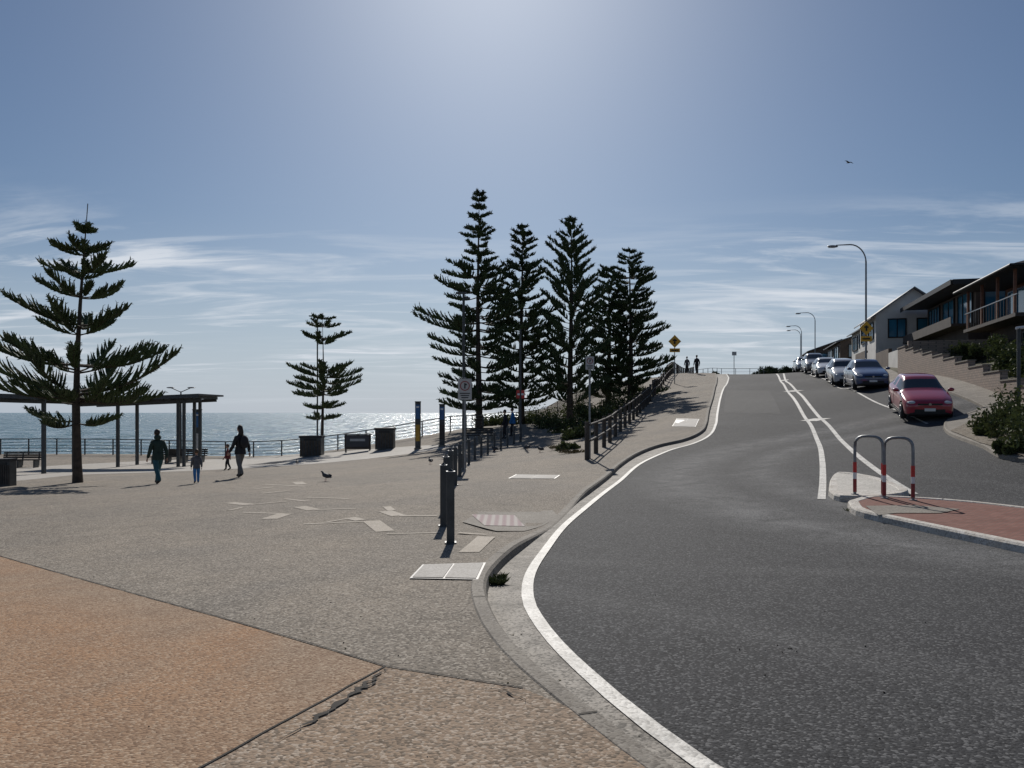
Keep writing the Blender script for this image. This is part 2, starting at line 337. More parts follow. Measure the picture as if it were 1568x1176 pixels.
def kerb(name,line,side,surf,m='conc',w=.16,rs=raiseN,h=None):
    mb=MB(); A=np.array(line); base=Hn(A[:,0],A[:,1])+.02; r=rs(A[:,0],A[:,1]) if h is None else np.full(len(A),h)
    prof=[(0,-.03),(.015,None),(.04,1.0),(w-.02,1.0),(w,.92),(w+.002,-.4)]
    rows=[]
    for o,k in prof:
        q=offs(line,side*o)
        if k is None: z=base+(r-.02)*.8
        elif k<0: z=base+k*.2
        else: z=base-.02+r*k+(.008 if k==1 else 0)
        rows.append([(q[i][0],q[i][1],z[i]) for i in range(len(q))])
    nn=len(line); vs=[p for r_ in rows for p in r_]
    fs=[]
    for j in range(len(rows)-1):
        for i in range(nn-1):
            f=(j*nn+i,j*nn+i+1,(j+1)*nn+i+1,(j+1)*nn+i)
            fs.append(f if side<0 else f[::-1])
    mb.add(vs,fs,m,False)
    acc=0
    for i in range(1,nn-1):
        acc+=math.hypot(line[i][0]-line[i-1][0],line[i][1]-line[i-1][1])
        if acc>2.4 and line[i][1]<40:
            acc=0; tx,ty=line[i+1][0]-line[i][0],line[i+1][1]-line[i][1]; l=math.hypot(tx,ty); tx/=l;ty/=l; q=[]
            for o in (.035,w-.02):
                for s_ in (-.006,.006): q.append((line[i][0]-ty*o*side+tx*s_,line[i][1]+tx*o*side+ty*s_,base[i]-.02+r[i]+.012))
            mb.add(q,[(0,1,3,2)],'crack')
    return mb.build(name)
kerb('kerb',K,1,SP)
kerb('kerb',Rk,1,SP,rs=lambda x,y: np.full(np.shape(x),.13))
wallA=(24.9,49.3); wallB=(19.9,30.5)
fp=[p for p in offs(Rk,.1) if p[1]<95]
drape('footpath',fp+[(60,10),(60,16),(22,21),(19.9,30.5),(24.9,49.3),(29.5,67),(36,88)],lambda x,y:Hn(x,y),.125,'conc',1.0)
drape('gravel_bed',[G(u,v,lambda x,y:Hn(x,y)+.12) for u,v in [(1455,660),(1500,679),(1600,712)]]+[(26,16),(24,26),(19.0,29.6)]+[G(1500,636,lambda x,y:Hn(x,y)+.12)],lambda x,y:Hn(x,y),.15,'gravel',1.0)
a=G(0,852); b=G(590,1022); c=G(800,1055)
ext=(a[0]+(a[0]-b[0])*1.5,a[1]+(a[1]-b[1])*1.5)
kk=[p for p in KL if p[1]<c[1]-.02 and p[1]>-6]
cr=G(310,1176); ext2=(b[0]+(cr[0]-b[0])*4,b[1]+(cr[1]-b[1])*4)
drape('orange_pavement',[b,a,ext,(-25,-6),ext2,cr],SP,.005,'orange',1.0)
drape('pink_pavement',[c,b,cr,ext2,(ext2[0]+1,-5.5)]+kk,SP,.005,'pink',1.0)
mb=MB()
for ln in ([ext,a,b,c],[b,cr,ext2]):
    L_=seglines(ln,.12); rj=random.Random(5); L_=[(x+rj.uniform(-.004,.004),y+rj.uniform(-.004,.004)) for x,y in L_]
    ribbon(mb,L_,.013,SP,.010,'crack')
def crack(pts,wmax,seed):
    r=random.Random(seed); L_=seglines(pts,.035)
    L_=[(x+r.uniform(-.022,.022),y+r.uniform(-.022,.022)) for x,y in L_]
    l=[];rr=[]
    for i,(x,y) in enumerate(L_):
        w=wmax*(.15+r.random()*.85)*math.sin(math.pi*min(1,max(0.04,i/(len(L_)-1)*.95+.03)))
        l.append((x-w/2,y+w*.3)); rr.append((x+w/2,y-w*.3))
    A=np.array(l+rr); Z=SP(A[:,0],A[:,1])+.013; k=len(l)
    mb.add([(A[i,0],A[i,1],Z[i]) for i in range(2*k)],[(i,k+i,k+i+1,i+1) for i in range(k-1)],'crack')
crack([G(592,1026),G(560,1050),G(535,1072),G(500,1092),G(455,1120),G(440,1132)],.05,1)
crack([G(535,1068),G(575,1045)],.05,3)
crack([G(740,1056),G(775,1062),G(805,1078)],.03,2)
crack([G(800,1055),G(770,1058),G(735,1052)],.02,6)
mb.build('pavement_crack')
mb=MB()
def inl(p,w): ribbon(mb,seglines([G(*q) for q in p],.3),w,SP,.006,'inlay')
for p,w in [([(465,803),(568,798.5)],.10),([(569,798),(590,814)],.28),([(590,783),(610,790)],.25),([(612,790),(670,790)],.12),([(592,818),(676,816)],.08),([(702,816),(745,819)],.10),([(745,822),(718,846)],.25),
 ([(372,785),(434,787)],.10),([(436,787),(412,795)],.3),([(458,776),(480,781)],.25),([(482,781),(545,779)],.10),([(350,770),(382,773)],.25),([(384,773),(440,768)],.12),([(400,756),(440,752)],.18),([(405,742),(470,745)],.14),([(470,762),(535,764)],.1),([(390,749),(420,746)],.2),([(425,735),(520,728)],.14),
 ([(536,793),(552,797)],.2),([(500,800),(540,793)],.08),([(436,764),(470,768)],.1),([(350,782),(372,777)],.1),([(455,738),(462,742)],.3),([(600,782),(592,776)],.15)]: inl(p,w)
mb.build('paving_inlay')
drape('promenade',[G(*p) for p in [(-60,748),(120,727),(235,714),(450,704),(688,686),(688,680),(450,696),(235,705),(100,712),(-60,722)]],SP,.006,'paleconc',2.0)
def lid(name,q,m='lid'):
    pts=[G(*p) for p in q]; c=(sum(p[0] for p in pts)/4,sum(p[1] for p in pts)/4)
    o=drape(name,pts,SP,.012,'lidmetal',2)
    ins=[(c[0]+(p[0]-c[0])*.93,c[1]+(p[1]-c[1])*.93) for p in pts]
    l1=[ins[0],tuple((np.array(ins[0])+np.array(ins[1]))/2-[.01,0]),tuple((np.array(ins[3])+np.array(ins[2]))/2-[.01,0]),ins[3]]
    l2=[tuple((np.array(ins[0])+np.array(ins[1]))/2+[.01,0]),ins[1],ins[2],tuple((np.array(ins[3])+np.array(ins[2]))/2+[.01,0])]
    for k,l in enumerate((l1,l2)):
        p=drape('lid_panel_%d'%k,l,SP,.018,m,2); p.parent=o
lid('access_cover',[(647,866),(744,863),(732,889),(627,887)])
lid('access_cover',[(790,727),(858,728),(850,733.5),(778,733)])
lid('access_cover',[(1036,641),(1071,642),(1065,654),(1029,653)])
drape('kerb_ramp',[G(*p) for p in [(708,800),(735,784),(846,782),(856,792),(830,806),(803,814),(760,814)]],SP,.010,'conc',.25)
drape('tactile_paving',[G(*p) for p in [(722,789),(788,790),(804,807),(742,806)]],SP,.016,'tact',.25)
M['islkerb']=aggregate('painted_kerb',(.62,.59,.54),(.28,.25,.21),(.7,.7,.66),(.42,.38,.33),2.5,40,.75,.3,.2)
M['nose']=aggregate('nose_concrete',(.55,.52,.47),(.28,.26,.23),(.6,.6,.56),(.42,.4,.36),1.5,40,.8,.3,.2)
def island(uvs,top,h=.13):
    line=smoothline([GR(*p) for p in uvs]+[GR(*uvs[0])],.25)
    area=sum(a[0]*b[1]-b[0]*a[1] for a,b in zip(line,line[1:]+line[:1]))
    if area<0: line=line[::-1]
    kerb('traffic_island_kerb',line,1,SR,m='islkerb',w=.2,rs=lambda x,y: np.full(np.shape(x),h))
    return drape('traffic_island',offs(line,.1)[:-1],lambda x,y:Hn(x,y),h+.002,top,.7)
island([(1268,759),(1271,740),(1284,730),(1330,735),(1372,748),(1392,761),(1345,768),(1285,768)],'nose')
island([(1297,776),(1330,768),(1400,770),(1500,778),(1640,795),(1760,812),(1800,850),(1720,875),(1568,848),(1480,829),(1380,807),(1310,790)],'brickpave')
drape('island_nose_paving',[G(*p,lambda x,y:Hn(x,y)+.135) for p in [(1325,775),(1400,774),(1470,780),(1440,786),(1372,786),(1345,789)]],lambda x,y:Hn(x,y),.142,'conc',.7)
mb=MB(); rr=random.Random(9)
def stone(x,y,s,surf,m):
    z=float(surf(np.array([x]),np.array([y]))[0]); Q=Euler((rr.random()*6,rr.random()*6,rr.random()*6)).to_matrix()
    mb.ell((x,y,z+s*.4),(s,s*.7,s*.5),m,5,3,Q)
for k in range(26):
    q=GR(rr.gauss(1200,30),rr.gauss(995,6)) if k<10 else GR(rr.uniform(860,1550),rr.uniform(760,1150)); stone(q[0],q[1],rr.uniform(.004,.010),SR,'crack')
for k in range(90):
    i=rr.randrange(12,len(K)-60); o=-rr.random()**2*.25-.02; q=offs(K[i-1:i+2],o)[1]; stone(q[0],q[1],rr.uniform(.005,.014),SR,rr.choice(['crack','dry','gravel']))
for k in range(60):
    q=G(rr.uniform(50,780),rr.uniform(880,1170)); stone(q[0],q[1],rr.uniform(.003,.008),SP,rr.choice(['crack','dry','gravel']))
mb.build('loose_stones')
# sea
sea=MB(); sea.add([(-60000,-20000,-6),(60000,-20000,-6),(60000,90000,-6),(-60000,90000,-6)],[(0,1,2,3)],'soil')
sm=bpy.data.materials.new('sea_water'); sm.use_nodes=True; N=sm.node_tree.nodes; L=sm.node_tree.links; b_=N['Principled BSDF']
b_.inputs['Base Color'].default_value=(.012,.10,.14,1); b_.inputs['IOR'].default_value=1.33
tc=N.new('ShaderNodeTexCoord'); mp=N.new('ShaderNodeMapping'); mp.inputs['Scale'].default_value=(.6,1,1); L.new(tc.outputs['Object'],mp.inputs['Vector'])
mp2=N.new('ShaderNodeMapping'); mp2.inputs['Scale'].default_value=(.20,.03,1); L.new(tc.outputs['Object'],mp2.inputs['Vector'])
pn=N.new('ShaderNodeTexNoise'); pn.inputs['Scale'].default_value=1; pn.inputs['Detail'].default_value=5; pn.inputs['Roughness'].default_value=.75; L.new(mp2.outputs[0],pn.inputs['Vector'])
pr=N.new('ShaderNodeMapRange'); pr.inputs['From Min'].default_value=.47; pr.inputs['From Max'].default_value=.56; L.new(pn.outputs['Fac'],pr.inputs['Value'])
rr_=N.new('ShaderNodeMapRange'); rr_.inputs['To Min'].default_value=.10; rr_.inputs['To Max'].default_value=.42; L.new(pr.outputs['Result'],rr_.inputs['Value']); L.new(rr_.outputs['Result'],b_.inputs['Roughness'])
prev=None
for sc,di in ((.05,7),(.25,4.2),(1.3,1.1)):
    nz=N.new('ShaderNodeTexNoise'); nz.inputs['Scale'].default_value=sc; nz.inputs['Detail'].default_value=3; L.new(mp.outputs[0],nz.inputs['Vector'])
    bp=N.new('ShaderNodeBump'); bp.inputs['Distance'].default_value=di; L.new(nz.outputs['Fac'],bp.inputs['Height'])
    s_=N.new('ShaderNodeMapRange'); s_.inputs['To Min'].default_value=.3; s_.inputs['To Max'].default_value=1.0; L.new(pr.outputs['Result'],s_.inputs['Value']); L.new(s_.outputs['Result'],bp.inputs['Strength'])
    if prev: L.new(prev.outputs[0],bp.inputs['Normal'])
    prev=bp
L.new(prev.outputs[0],b_.inputs['Normal'])
M['sea']=sm; sea.mats=[sm]; sea.build('sea')
# ---------------------------------------------------------------- street furniture
def zP(x,y): return float(SP(np.array([x]),np.array([y]))[0])
def bollard(u,v,h=.95,w=.10):
    p=GP(u,v); mb=MB(); r=w/2
    mb.box((p.x,p.y,p.z+h/2-.1),(w,w,h+.1),'steel',rz=.1)
    mb.box((p.x,p.y,p.z+h-.045),(w+.014,w+.014,.012),'galv',rz=.1)
    mb.add([(p.x-r,p.y-r,p.z+h-.05),(p.x+r,p.y-r,p.z+h-.05),(p.x+r,p.y+r,p.z+h-.05),(p.x-r,p.y+r,p.z+h-.05),(p.x,p.y,p.z+h)],[(0,1,4),(1,2,4),(2,3,4),(3,0,4)],'steel')
    mb.box((p.x,p.y,p.z+.01),(w+.05,w+.05,.02),'steel',rz=.1)
    mb.build('bollard')
for u,v in [(690,832),(679,806),(683,778),(690,758),(697,743),(704,730),(711,719),(718,711),(727,704),(737,699),(747,695),(757,691),(767,688),(777,684),(787,680),(797,677)]: bollard(u,v,.98)
def railing(name,line,h=1.1,step=1.8,rails=(1.0,.75,.5,.25),m='steel',surf=SP,r=.025,pr=.035,lean=0):
    mb=MB(); L_=seglines(line,step)
    pts=[Vector((x,y,float(surf(np.array([x]),np.array([y]))[0]))) for x,y in L_]
    for p in pts:
        mb.tube([p-Vector((0,0,.1)),p+Vector((0,0,h))],pr,m,6)
    for k in rails: mb.tube([p+Vector((0,0,h*k)) for p in pts],r if k>.9 else r*.5,m,5)
    return mb.build(name)
railing('seafront_railing',[(-64,57.2),(-4.5,57.2),(-2,54)],1.15,2.0,(1.0,.8,.6,.4,.2),pr=.05,r=.035)
railing('seafront_railing',[(-3,59),(2,64.5),(8,77)],1.1,2.0,(1.0,.6),surf=lambda x,y:Hn(x,y))
mb=MB(); L_=seglines(FL,2.2)
L_=L_[:40]
pp=[Vector((x,y,zP(x,y))) for x,y in L_]
for i,p in enumerate(pp):
    mb.box(p+Vector((0,0,.6)),(.13,.13,1.4),'timber',rz=.3)
for k in (1.2,.65): 
    mb.tube([p+Vector((.08,0,k)) for p in pp],.04,'timber',6)
mb.build('timber_fence')
railing('crest_railing',[(19,92),(24,104),(31,116),(40,118)],1.1,2.2,(1.0,.55),m='galv',surf=lambda x,y:Hn(x,y)-.05,r=.03,pr=.04)
def lamp(name,x,y,h,arm,side=-1,m='galv',surf=lambda x,y:Hn(x,y)):
    z=float(surf(np.array([x]),np.array([y]))[0]); mb=MB()
    mb.tube([(x,y,z-.2),(x,y,z+.8)],.11,m,10)
    pts=[(x,y,z+.8),(x,y,z+h*.86)]; 
    for k in range(1,9):
        w=k/8*math.pi/2; pts.append((x+side*arm*.45*(1-math.cos(w)),y,z+h*.86+h*.14*math.sin(w)))
    pts.append((x+side*arm*.85,y,z+h*.995))
    mb.tube(pts,[.08]+[.065]+[.05]*8+[.035],m,8)
    mb.ell((x+side*arm*.95,y,z+h*.985),(.42,.15,.1),m,10,6)
    mb.box((x+side*arm*.97,y,z+h*.985-.07),(.45,.2,.05),'lamp')
    mb.build(name)
lamp('street_lamp',26.2,58,9.4,2.6)
lamp('street_lamp',43.7,113,8.6,2.6); lamp('street_lamp',49.5,134,8.5,2.4); lamp('street_lamp',54.5,148,8.8,2.4)
def tlamp(u,v,top,w_=1.0):
    p=GP(u,v); h=CZ-(top-HY)*p.y/F-p.z; mb=MB()
    mb.tube([p,p+Vector((0,0,.5))],.1,'steel',10); mb.tube([p+Vector((0,0,.5)),p+Vector((0,0,h))],[.06,.045],'steel',10)
    mb.box(p+Vector((-.2*w_,0,h-.04)),(.8*w_,.2*w_,.07),'steel'); mb.box(p+Vector((.3*w_,0,h-.22)),(.4*w_,.16*w_,.06),'steel')
    mb.build('plaza_light_pole')
tlamp(486,694,483); tlamp(710,716,447,.45)
p=GP(277,701); h=CZ-(594-HY)*p.y/F-p.z; mb=MB(); mb.tube([p,p+Vector((0,0,h-.25))],[.07,.05],'steel',8)
for s in (-1,1): mb.tube([p+Vector((0,0,h-.3)),p+Vector((s*.7,0,h))],.03,'steel',6); mb.ell(p+Vector((s*.75,0,h+.02)),(.3,.12,.05),'galv',10,6)
mb.build('plaza_light_pole')
p=GP(797,676)
mb=MB(); mb.tube([p,p+Vector((0,0,6.2))],[.07,.045],'steel',8); mb.box(p+Vector((0,0,2.6)),(.45,.05,.45),'red'); mb.box(p+Vector((0,-.03,2.6)),(.35,.02,.1),'white'); mb.build('sign_pole')
def disc(mb,c,r,m,n=20,r0=0):
    vs=[];fs=[]
    for k in range(n):
        w=2*math.pi*k/n; vs.append((c[0]+r*math.cos(w),c[1],c[2]+r*math.sin(w)))
        if r0: vs.append((c[0]+r0*math.cos(w),c[1],c[2]+r0*math.sin(w)))
    if r0: fs=[(2*k,2*((k+1)%n),2*((k+1)%n)+1,2*k+1) for k in range(n)]
    else: fs=[tuple(range(n))]
    mb.add(vs,fs,m)
def parksign(u,v,t1,t2,w,name='parking_sign'):
    p=GP(u,v); s=p.y/F; zt=CZ+(HY-t1)*s; zb=CZ+(HY-t2)*s; mb=MB()
    mb.tube([p,Vector((p.x,p.y,zt+.05))],.035,'galv',8)
    W_=w*s; c=Vector((p.x,p.y-.05,(zt+zb)/2)); hh=zt-zb
    mb.box(c,(W_,.012,hh),'signgrey'); mb.box(c+Vector((0,.02,0)),(W_*.9,.02,.04),'galv')
    disc(mb,(c.x,c.y-.012,c.z+hh*.16),W_*.36,'redd',24,W_*.29)
    mb.box(c+Vector((0,-.010,hh*.16)),(W_*.1,.006,W_*.4),'black'); mb.box(c+Vector((W_*.08,-.010,hh*.22)),(W_*.14,.005,W_*.1),'black')
    for k in range(3): mb.box(c+Vector((0,-.010,-hh*(.2+.1*k))),(W_*(.75-.12*k),.006,hh*.045),'black')
    mb.build(name)
M['signgrey']=mat('sign_back',(.45,.45,.44),.5,.1,8); M['redd']=mat('sign_red',(.25,.03,.03),.5,.1,8)
parksign(712,722,580,612,21); parksign(903,702,546,566,13); 
def warn(u,d,v1,sz):
    x=(u-CX)/F*d; s=d/F; zt=CZ+(HY-v1)*s; zc=zt-sz/2; zg=H(x,d); mb=MB()
    mb.tube([(x,d,zg-.1),(x,d,zt)],.04,'galv',8)
    mb.box((x,d-.06,zc),(sz*.707,.012,sz*.707),'yellow',ry=math.pi/4)
    mb.box((x,d-.07,zc),(sz*.12,.01,sz*.4),'black'); mb.box((x,d-.072,zc+sz*.08),(sz*.3,.01,sz*.12),'black')
    zc2=zt-sz-.22; mb.box((x,d-.06,zc2),(sz*.8,.012,.34),'yellow'); mb.box((x,d-.07,zc2),(sz*.55,.01,.1),'black')
    mb.build('warning_sign')
warn(1033,70,513,1.15); warn(1326,50,492,.9)
x=(1124-CX)/F*105; mb=MB(); z=H(x,105); mb.tube([(x,105,z-.1),(x,105,z+3.2)],.045,'galv',6); mb.box((x,104.9,z+3.0),(.6,.02,.5),'signgrey'); mb.build('traffic_sign')
def totem(u,v,top,w,dd='blue'):
    p=GP(u,v); s=p.y/F; h=CZ+(HY-top)*s-p.z; W_=w*s; mb=MB()
    mb.box(p+Vector((0,0,h/2)),(W_,.28,h),'steel'); mb.box(p+Vector((0,-.146,h*.80)),(W_*.86,.012,h*.3),'blue'); mb.box(p+Vector((0,-.146,h*.35)),(W_*.8,.012,h*.35),dd)
    mb.box(p+Vector((0,0,h+.03)),(W_*1.1,.32,.06),'black'); mb.box(p+Vector((0,-.155,h*.9)),(W_*.5,.01,.1),'white'); mb.box(p+Vector((0,0,.05)),(W_*1.3,.45,.1),'conc'); mb.build('information_totem')
totem(302,703,628,12,'signgrey'); totem(640,688,616,8,'yelwall'); totem(677,684,620,8,'dkwall')
def bin_(u,v,top,w,name='litter_bin'):
    p=GP(u,v); s=p.y/F; h=CZ+(HY-top)*s-p.z; W_=w*s; mb=MB()
    mb.box(p+Vector((0,0,h*.45)),(W_,W_*.7,h*.9),'steel')
    for k in range(7): mb.box(p+Vector((-W_/2+W_*(k+.5)/7,-W_*.36,h*.42)),(W_*.09,.03,h*.7),'timber')
    mb.box(p+Vector((0,0,h*.95)),(W_*1.08,W_*.78,h*.1),'black'); mb.box(p+Vector((0,-W_*.37,h*.82)),(W_*.6,.03,h*.1),'black'); mb.build(name)
bin_(478,699,667,32); bin_(590,688,655,28); bin_(8,744,702,24)
p=GP(548,692); mb=MB(); 
for s in (-.8,.8): mb.box(p+Vector((s,0,.55)),(.1,.1,1.2),'steel')
mb.box(p+Vector((0,-.06,.66)),(1.75,.05,.95),'dkwall'); mb.box(p+Vector((0,-.09,.7)),(1.5,.02,.7),'greywall'); mb.box(p+Vector((0,-.105,.8)),(1.0,.01,.16),'signgrey'); mb.box(p+Vector((0,0,1.18)),(1.9,.2,.06),'steel'); mb.build('display_board')
def bench(u,v,L_=2.6,rz=0.05):
    p=GP(u,v); mb=MB(); mb.M=Matrix.Translation(p)@Matrix.Rotation(rz,4,'Z')
    for k in range(4): mb.box((0,-.2+.14*k,.45),(L_,.11,.05),'timber')
    for k in range(3): mb.box((0,.32+.03*k,.58+.13*k),(L_,.035,.1),'timber')
    for s in (-1,0,1): mb.box((s*L_*.42,0,.21),(.08,.45,.42),'steel'); mb.box((s*L_*.42,.33,.5),(.06,.06,.8),'steel',rx=-.15)
    mb.build('park_bench')
bench(285,708); bench(255,710,2.0); bench(735,678,2.0,.4); bench(30,716,2.2)
def shelter(u0,u1,d,vt0,vt1,posts,dep=4.0):
    s=d/F; x0=(u0-CX)*s; x1=(u1-CX)*s; z0=CZ+(HY-vt0)*s; z1=CZ+(HY-vt1)*s; mb=MB()
    a=math.atan2(z1-z0,x1-x0); L_=math.hypot(x1-x0,z1-z0); c=Vector(((x0+x1)/2,d+dep/2,(z0+z1)/2))
    mb.box(c,(L_,dep,.10),'roofm',ry=-a); mb.box(c+Vector((0,-dep/2-.012,-.06)),(L_,.02,.22),'steel',ry=-a)
    for k in range(6): mb.box(c+Vector((-L_*.45+L_*.18*k,0,-.14-(L_*.45-L_*.18*k)*math.tan(a))),(.1,dep*.95,.16),'steel')
    for yy in (-dep*.3,dep*.3): mb.box(c+Vector((0,yy,-.28)),(L_*.96,.12,.2),'steel',ry=-a)
    for u in posts:
        x=(u-CX)*s
        for yy in (d+dep*.2,d+dep*.8):
            z=zP(x,yy); zt=z0+(z1-z0)*(x-x0)/(x1-x0)-.25; mb.box((x,yy,(z+zt)/2-.05),(.16,.16,zt-z+.1),'steel')
    mb.build('beach_shelter')
shelter(100,304,46,613,604,(170,264,273)); shelter(-200,58,38,598,606,(-120,50),4.5)
def hoop(ua,ub,v):
    a=GP(ua,v,lambda x,y:Hn(x,y)+.13); b=GP(ub,v+3,lambda x,y:Hn(x,y)+.13); b.z=a.z+.0; mb=MB(); h=1.12; pts=[];r=(b-a).length/2
    c=(a+b)/2; d=(b-a).normalized()
    pts=[a-Vector((0,0,.05)),a+Vector((0,0,h*.25)),a+Vector((0,0,h*.6)),a+Vector((0,0,h-.22))]
    for k in range(1,10):
        w=math.pi*k/10; sx=-math.copysign(abs(math.cos(w))**.7,math.cos(w)); sz=abs(math.sin(w))**.7; pts.append(c+d*r*sx+Vector((0,0,h-.22+.22*sz)))
    pts+=[b+Vector((0,0,h-.22)),b+Vector((0,0,h*.6)),b+Vector((0,0,h*.25)),b-Vector((0,0,.05))]
    mb.tube(pts,.028,'galv',10)
    for q in (a,b):
        for z0,z1,m in ((.05,.30,'redd'),(.30,.42,'white'),(.42,.62,'red')): mb.tube([q+Vector((0,0,z0)),q+Vector((0,0,z1))],.034,m,10)
        mb.tube([q,q+Vector((0,0,.012))],.07,'galv',10)
    mb.build('hoop_barrier')
hoop(1309,1352,757); hoop(1354,1398,763)
# ---------------------------------------------------------------- trees
def pine(name,x,y,z,h,tiers,seed,m='leaf',nb=6,nl=13,rope=.045,lean=0,trunk=.2,fr=.26,miss=.08):
    """tiers: list of (height fraction, branch length m, rise)"""
    r=random.Random(seed); mb=MB(); base=Vector((x,y,z))
    def tp(t): return base+Vector((lean*t*t+.06*math.sin(t*5+seed),.05*math.cos(t*4),h*t))
    mb.tube([tp(k/14)-Vector((0,0,.3 if k==0 else 0)) for k in range(15)],[max(.015,trunk*(1.25 if k==0 else 1)*(1-k/14.2)) for k in range(15)],'bark',9)
    V=[];Fc=[]
    def rope_(p0,d,L_,rad):
        o=len(V); up=Vector((0,0,1)); pts=[]
        for k in range(4):
            t=k/3; pts.append(p0+d*(L_*t)+up*(L_*.35*t*t))
        a=d.cross(up); a=a.normalized() if a.length>.01 else Vector((1,0,0)); b=a.cross(d).normalized()
        for k,p in enumerate(pts):
            rr=rad*(.8,1.0,.85,.2)[k]
            for q in range(3):
                w=2*math.pi*q/3+k*.5; V.append(p+(a*math.cos(w)+b*math.sin(w))*rr)
        for k in range(3):
            for q in range(3): Fc.append((o+k*3+q,o+k*3+(q+1)%3,o+k*3+3+(q+1)%3,o+k*3+3+q))
        for k in range(6):
            t=r.random(); p=p0+d*(L_*t)+up*(L_*.35*t*t); w=r.random()*6.28; e_=(a*math.cos(w)+b*math.sin(w)); q=len(V); dd=d+e_*1.1
            V.extend([p+e_*rad*.3-d*rad*.5,p+e_*rad*.3+d*rad*.8,p+dd*rad*1.9]); Fc.append((q,q+1,q+2))
    for ht,BL,rise in tiers:
        if BL<=0: continue
        off=r.random()*6.28; n_=nb+r.choice([-1,0,0,1])
        for j in range(n_):
            if r.random()<miss: continue
            az=off+2*math.pi*j/n_+r.uniform(-.22,.22); L_=BL*r.uniform(.62,1.08); t0=ht+r.uniform(-.006,.006)
            hd=Vector((math.cos(az),math.sin(az),0)); sd=Vector((-hd.y,hd.x,0)); rs=rise+r.uniform(-.10,.10)
            p0=tp(t0)
            def bp(s): return p0+hd*(L_*s)+Vector((0,0,L_*(rs*s-.07*math.sin(s*3.14)+.06*s*s)))+sd*(.05*L_*math.sin(s*3+seed+j))
            mb.tube([bp(k/6) for k in range(7)],[max(.008,.012*L_*(1-k/7)+.008) for k in range(7)],'bark',4,caps=False)
            k_=max(4,int(nl*(L_/2.5)**.7)); s0=.22 if L_>1 else .1
            for i in range(k_):
                s=s0+(1-s0)*(i+r.random()*.5)/k_; pb=bp(s); tg=(bp(min(1.02,s+.05))-bp(s-.05)).normalized()
                env=math.sin(math.pi*min(1,(s*.80+.14)))**.7
                ll=L_**.75*fr*env*r.uniform(.7,1.15)+.06
                for sgn in (-1,1):
                    d=(tg*.9+sd*sgn*r.uniform(.35,.8)+Vector((0,0,r.uniform(.1,.6)))).normalized(); rope_(pb,d,ll,rope*r.uniform(.8,1.2))
            rope_(bp(.95),(bp(1)-bp(.9)).normalized(),.22*L_**.5,rope)
    mb.add(V,Fc,m,False); return mb.build(name)
p=GP(118,739); hh=(739-308)*p.y/F
def tv(v): return (739-v)*p.y/F/hh
pine('norfolk_pine',p.x,p.y,p.z-.1,hh,
 [(tv(345),.6,.08),(tv(352),.4,.3),(tv(379),1.15,.12),(tv(386),.9,.25),(tv(414),1.6,.20),(tv(424),1.1,.42),(tv(450),1.6,.28),(tv(497),2.3,.28),(tv(508),1.7,.40),(tv(555),3.2,.20),(tv(566),2.4,.36),(tv(598),3.8,.28),(tv(606),3.2,.08),(tv(614),2.4,.25),(tv(642),1.9,.02)],3,'leaf',5,15,.045,lean=.35,trunk=.17,fr=.29)
p=GP(494,695); hh=(695-484)*p.y/F
pine('norfolk_pine',p.x,p.y,p.z,hh,[(.98,.8,.1),(.92,1.4,.15),(.83,1.8,.15),(.80,1.1,.2),(.60,2.2,.18),(.56,2.7,.22),(.52,3.2,.12),(.47,3.4,.06),(.43,2.2,.06),(.33,1.5,.1),(.26,1.2,.05)],11,'leaf',6,11,.062,trunk=.13,fr=.27)
def group(u,d,top,prof,seed,rise=.25,nt=26,m='leafd',nb=6):
    x=(u-CX)/F*d; z=H(x,d)-.1; ztop=CZ+(HY-top)*d/F; h=ztop-z
    t=[]; rr=random.Random(seed)
    for k in range(nt):
        f=.10+.89*(k/(nt-1))**.94+rr.uniform(-.006,.006); v=HY-(z+h*f-CZ)*F/d
        t.append((f,max(.2,prof(v)*d/F*rr.uniform(.72,1.15)),rise+.12*(f-.5)))
    pine('norfolk_pine',x,d,z,h,t,seed,m,nb,9,.076,trunk=.27,fr=.27,miss=.16)
def lerp(pts):
    a=np.array(pts,float); return lambda v: float(np.interp(v,a[:,0],a[:,1]))
group(733,57,294,lerp([(296,7),(330,17),(370,24),(410,48),(450,75),(480,92),(560,88),(610,76),(650,55)]),21,.10,28)
group(799,60,346,lerp([(348,8),(370,22),(400,26),(430,42),(480,62),(560,74),(620,70)]),22,.2,24)
group(874,58,335,lerp([(337,8),(360,28),(400,40),(440,54),(500,70),(560,78),(620,68)]),23,.5,22)
group(932,66,412,lerp([(412,10),(450,32),(500,44),(560,54),(620,60)]),24,.25,17)
group(965,64,384,lerp([(386,10),(410,34),(450,50),(500,60),(560,64),(600,55)]),25,.12,22)
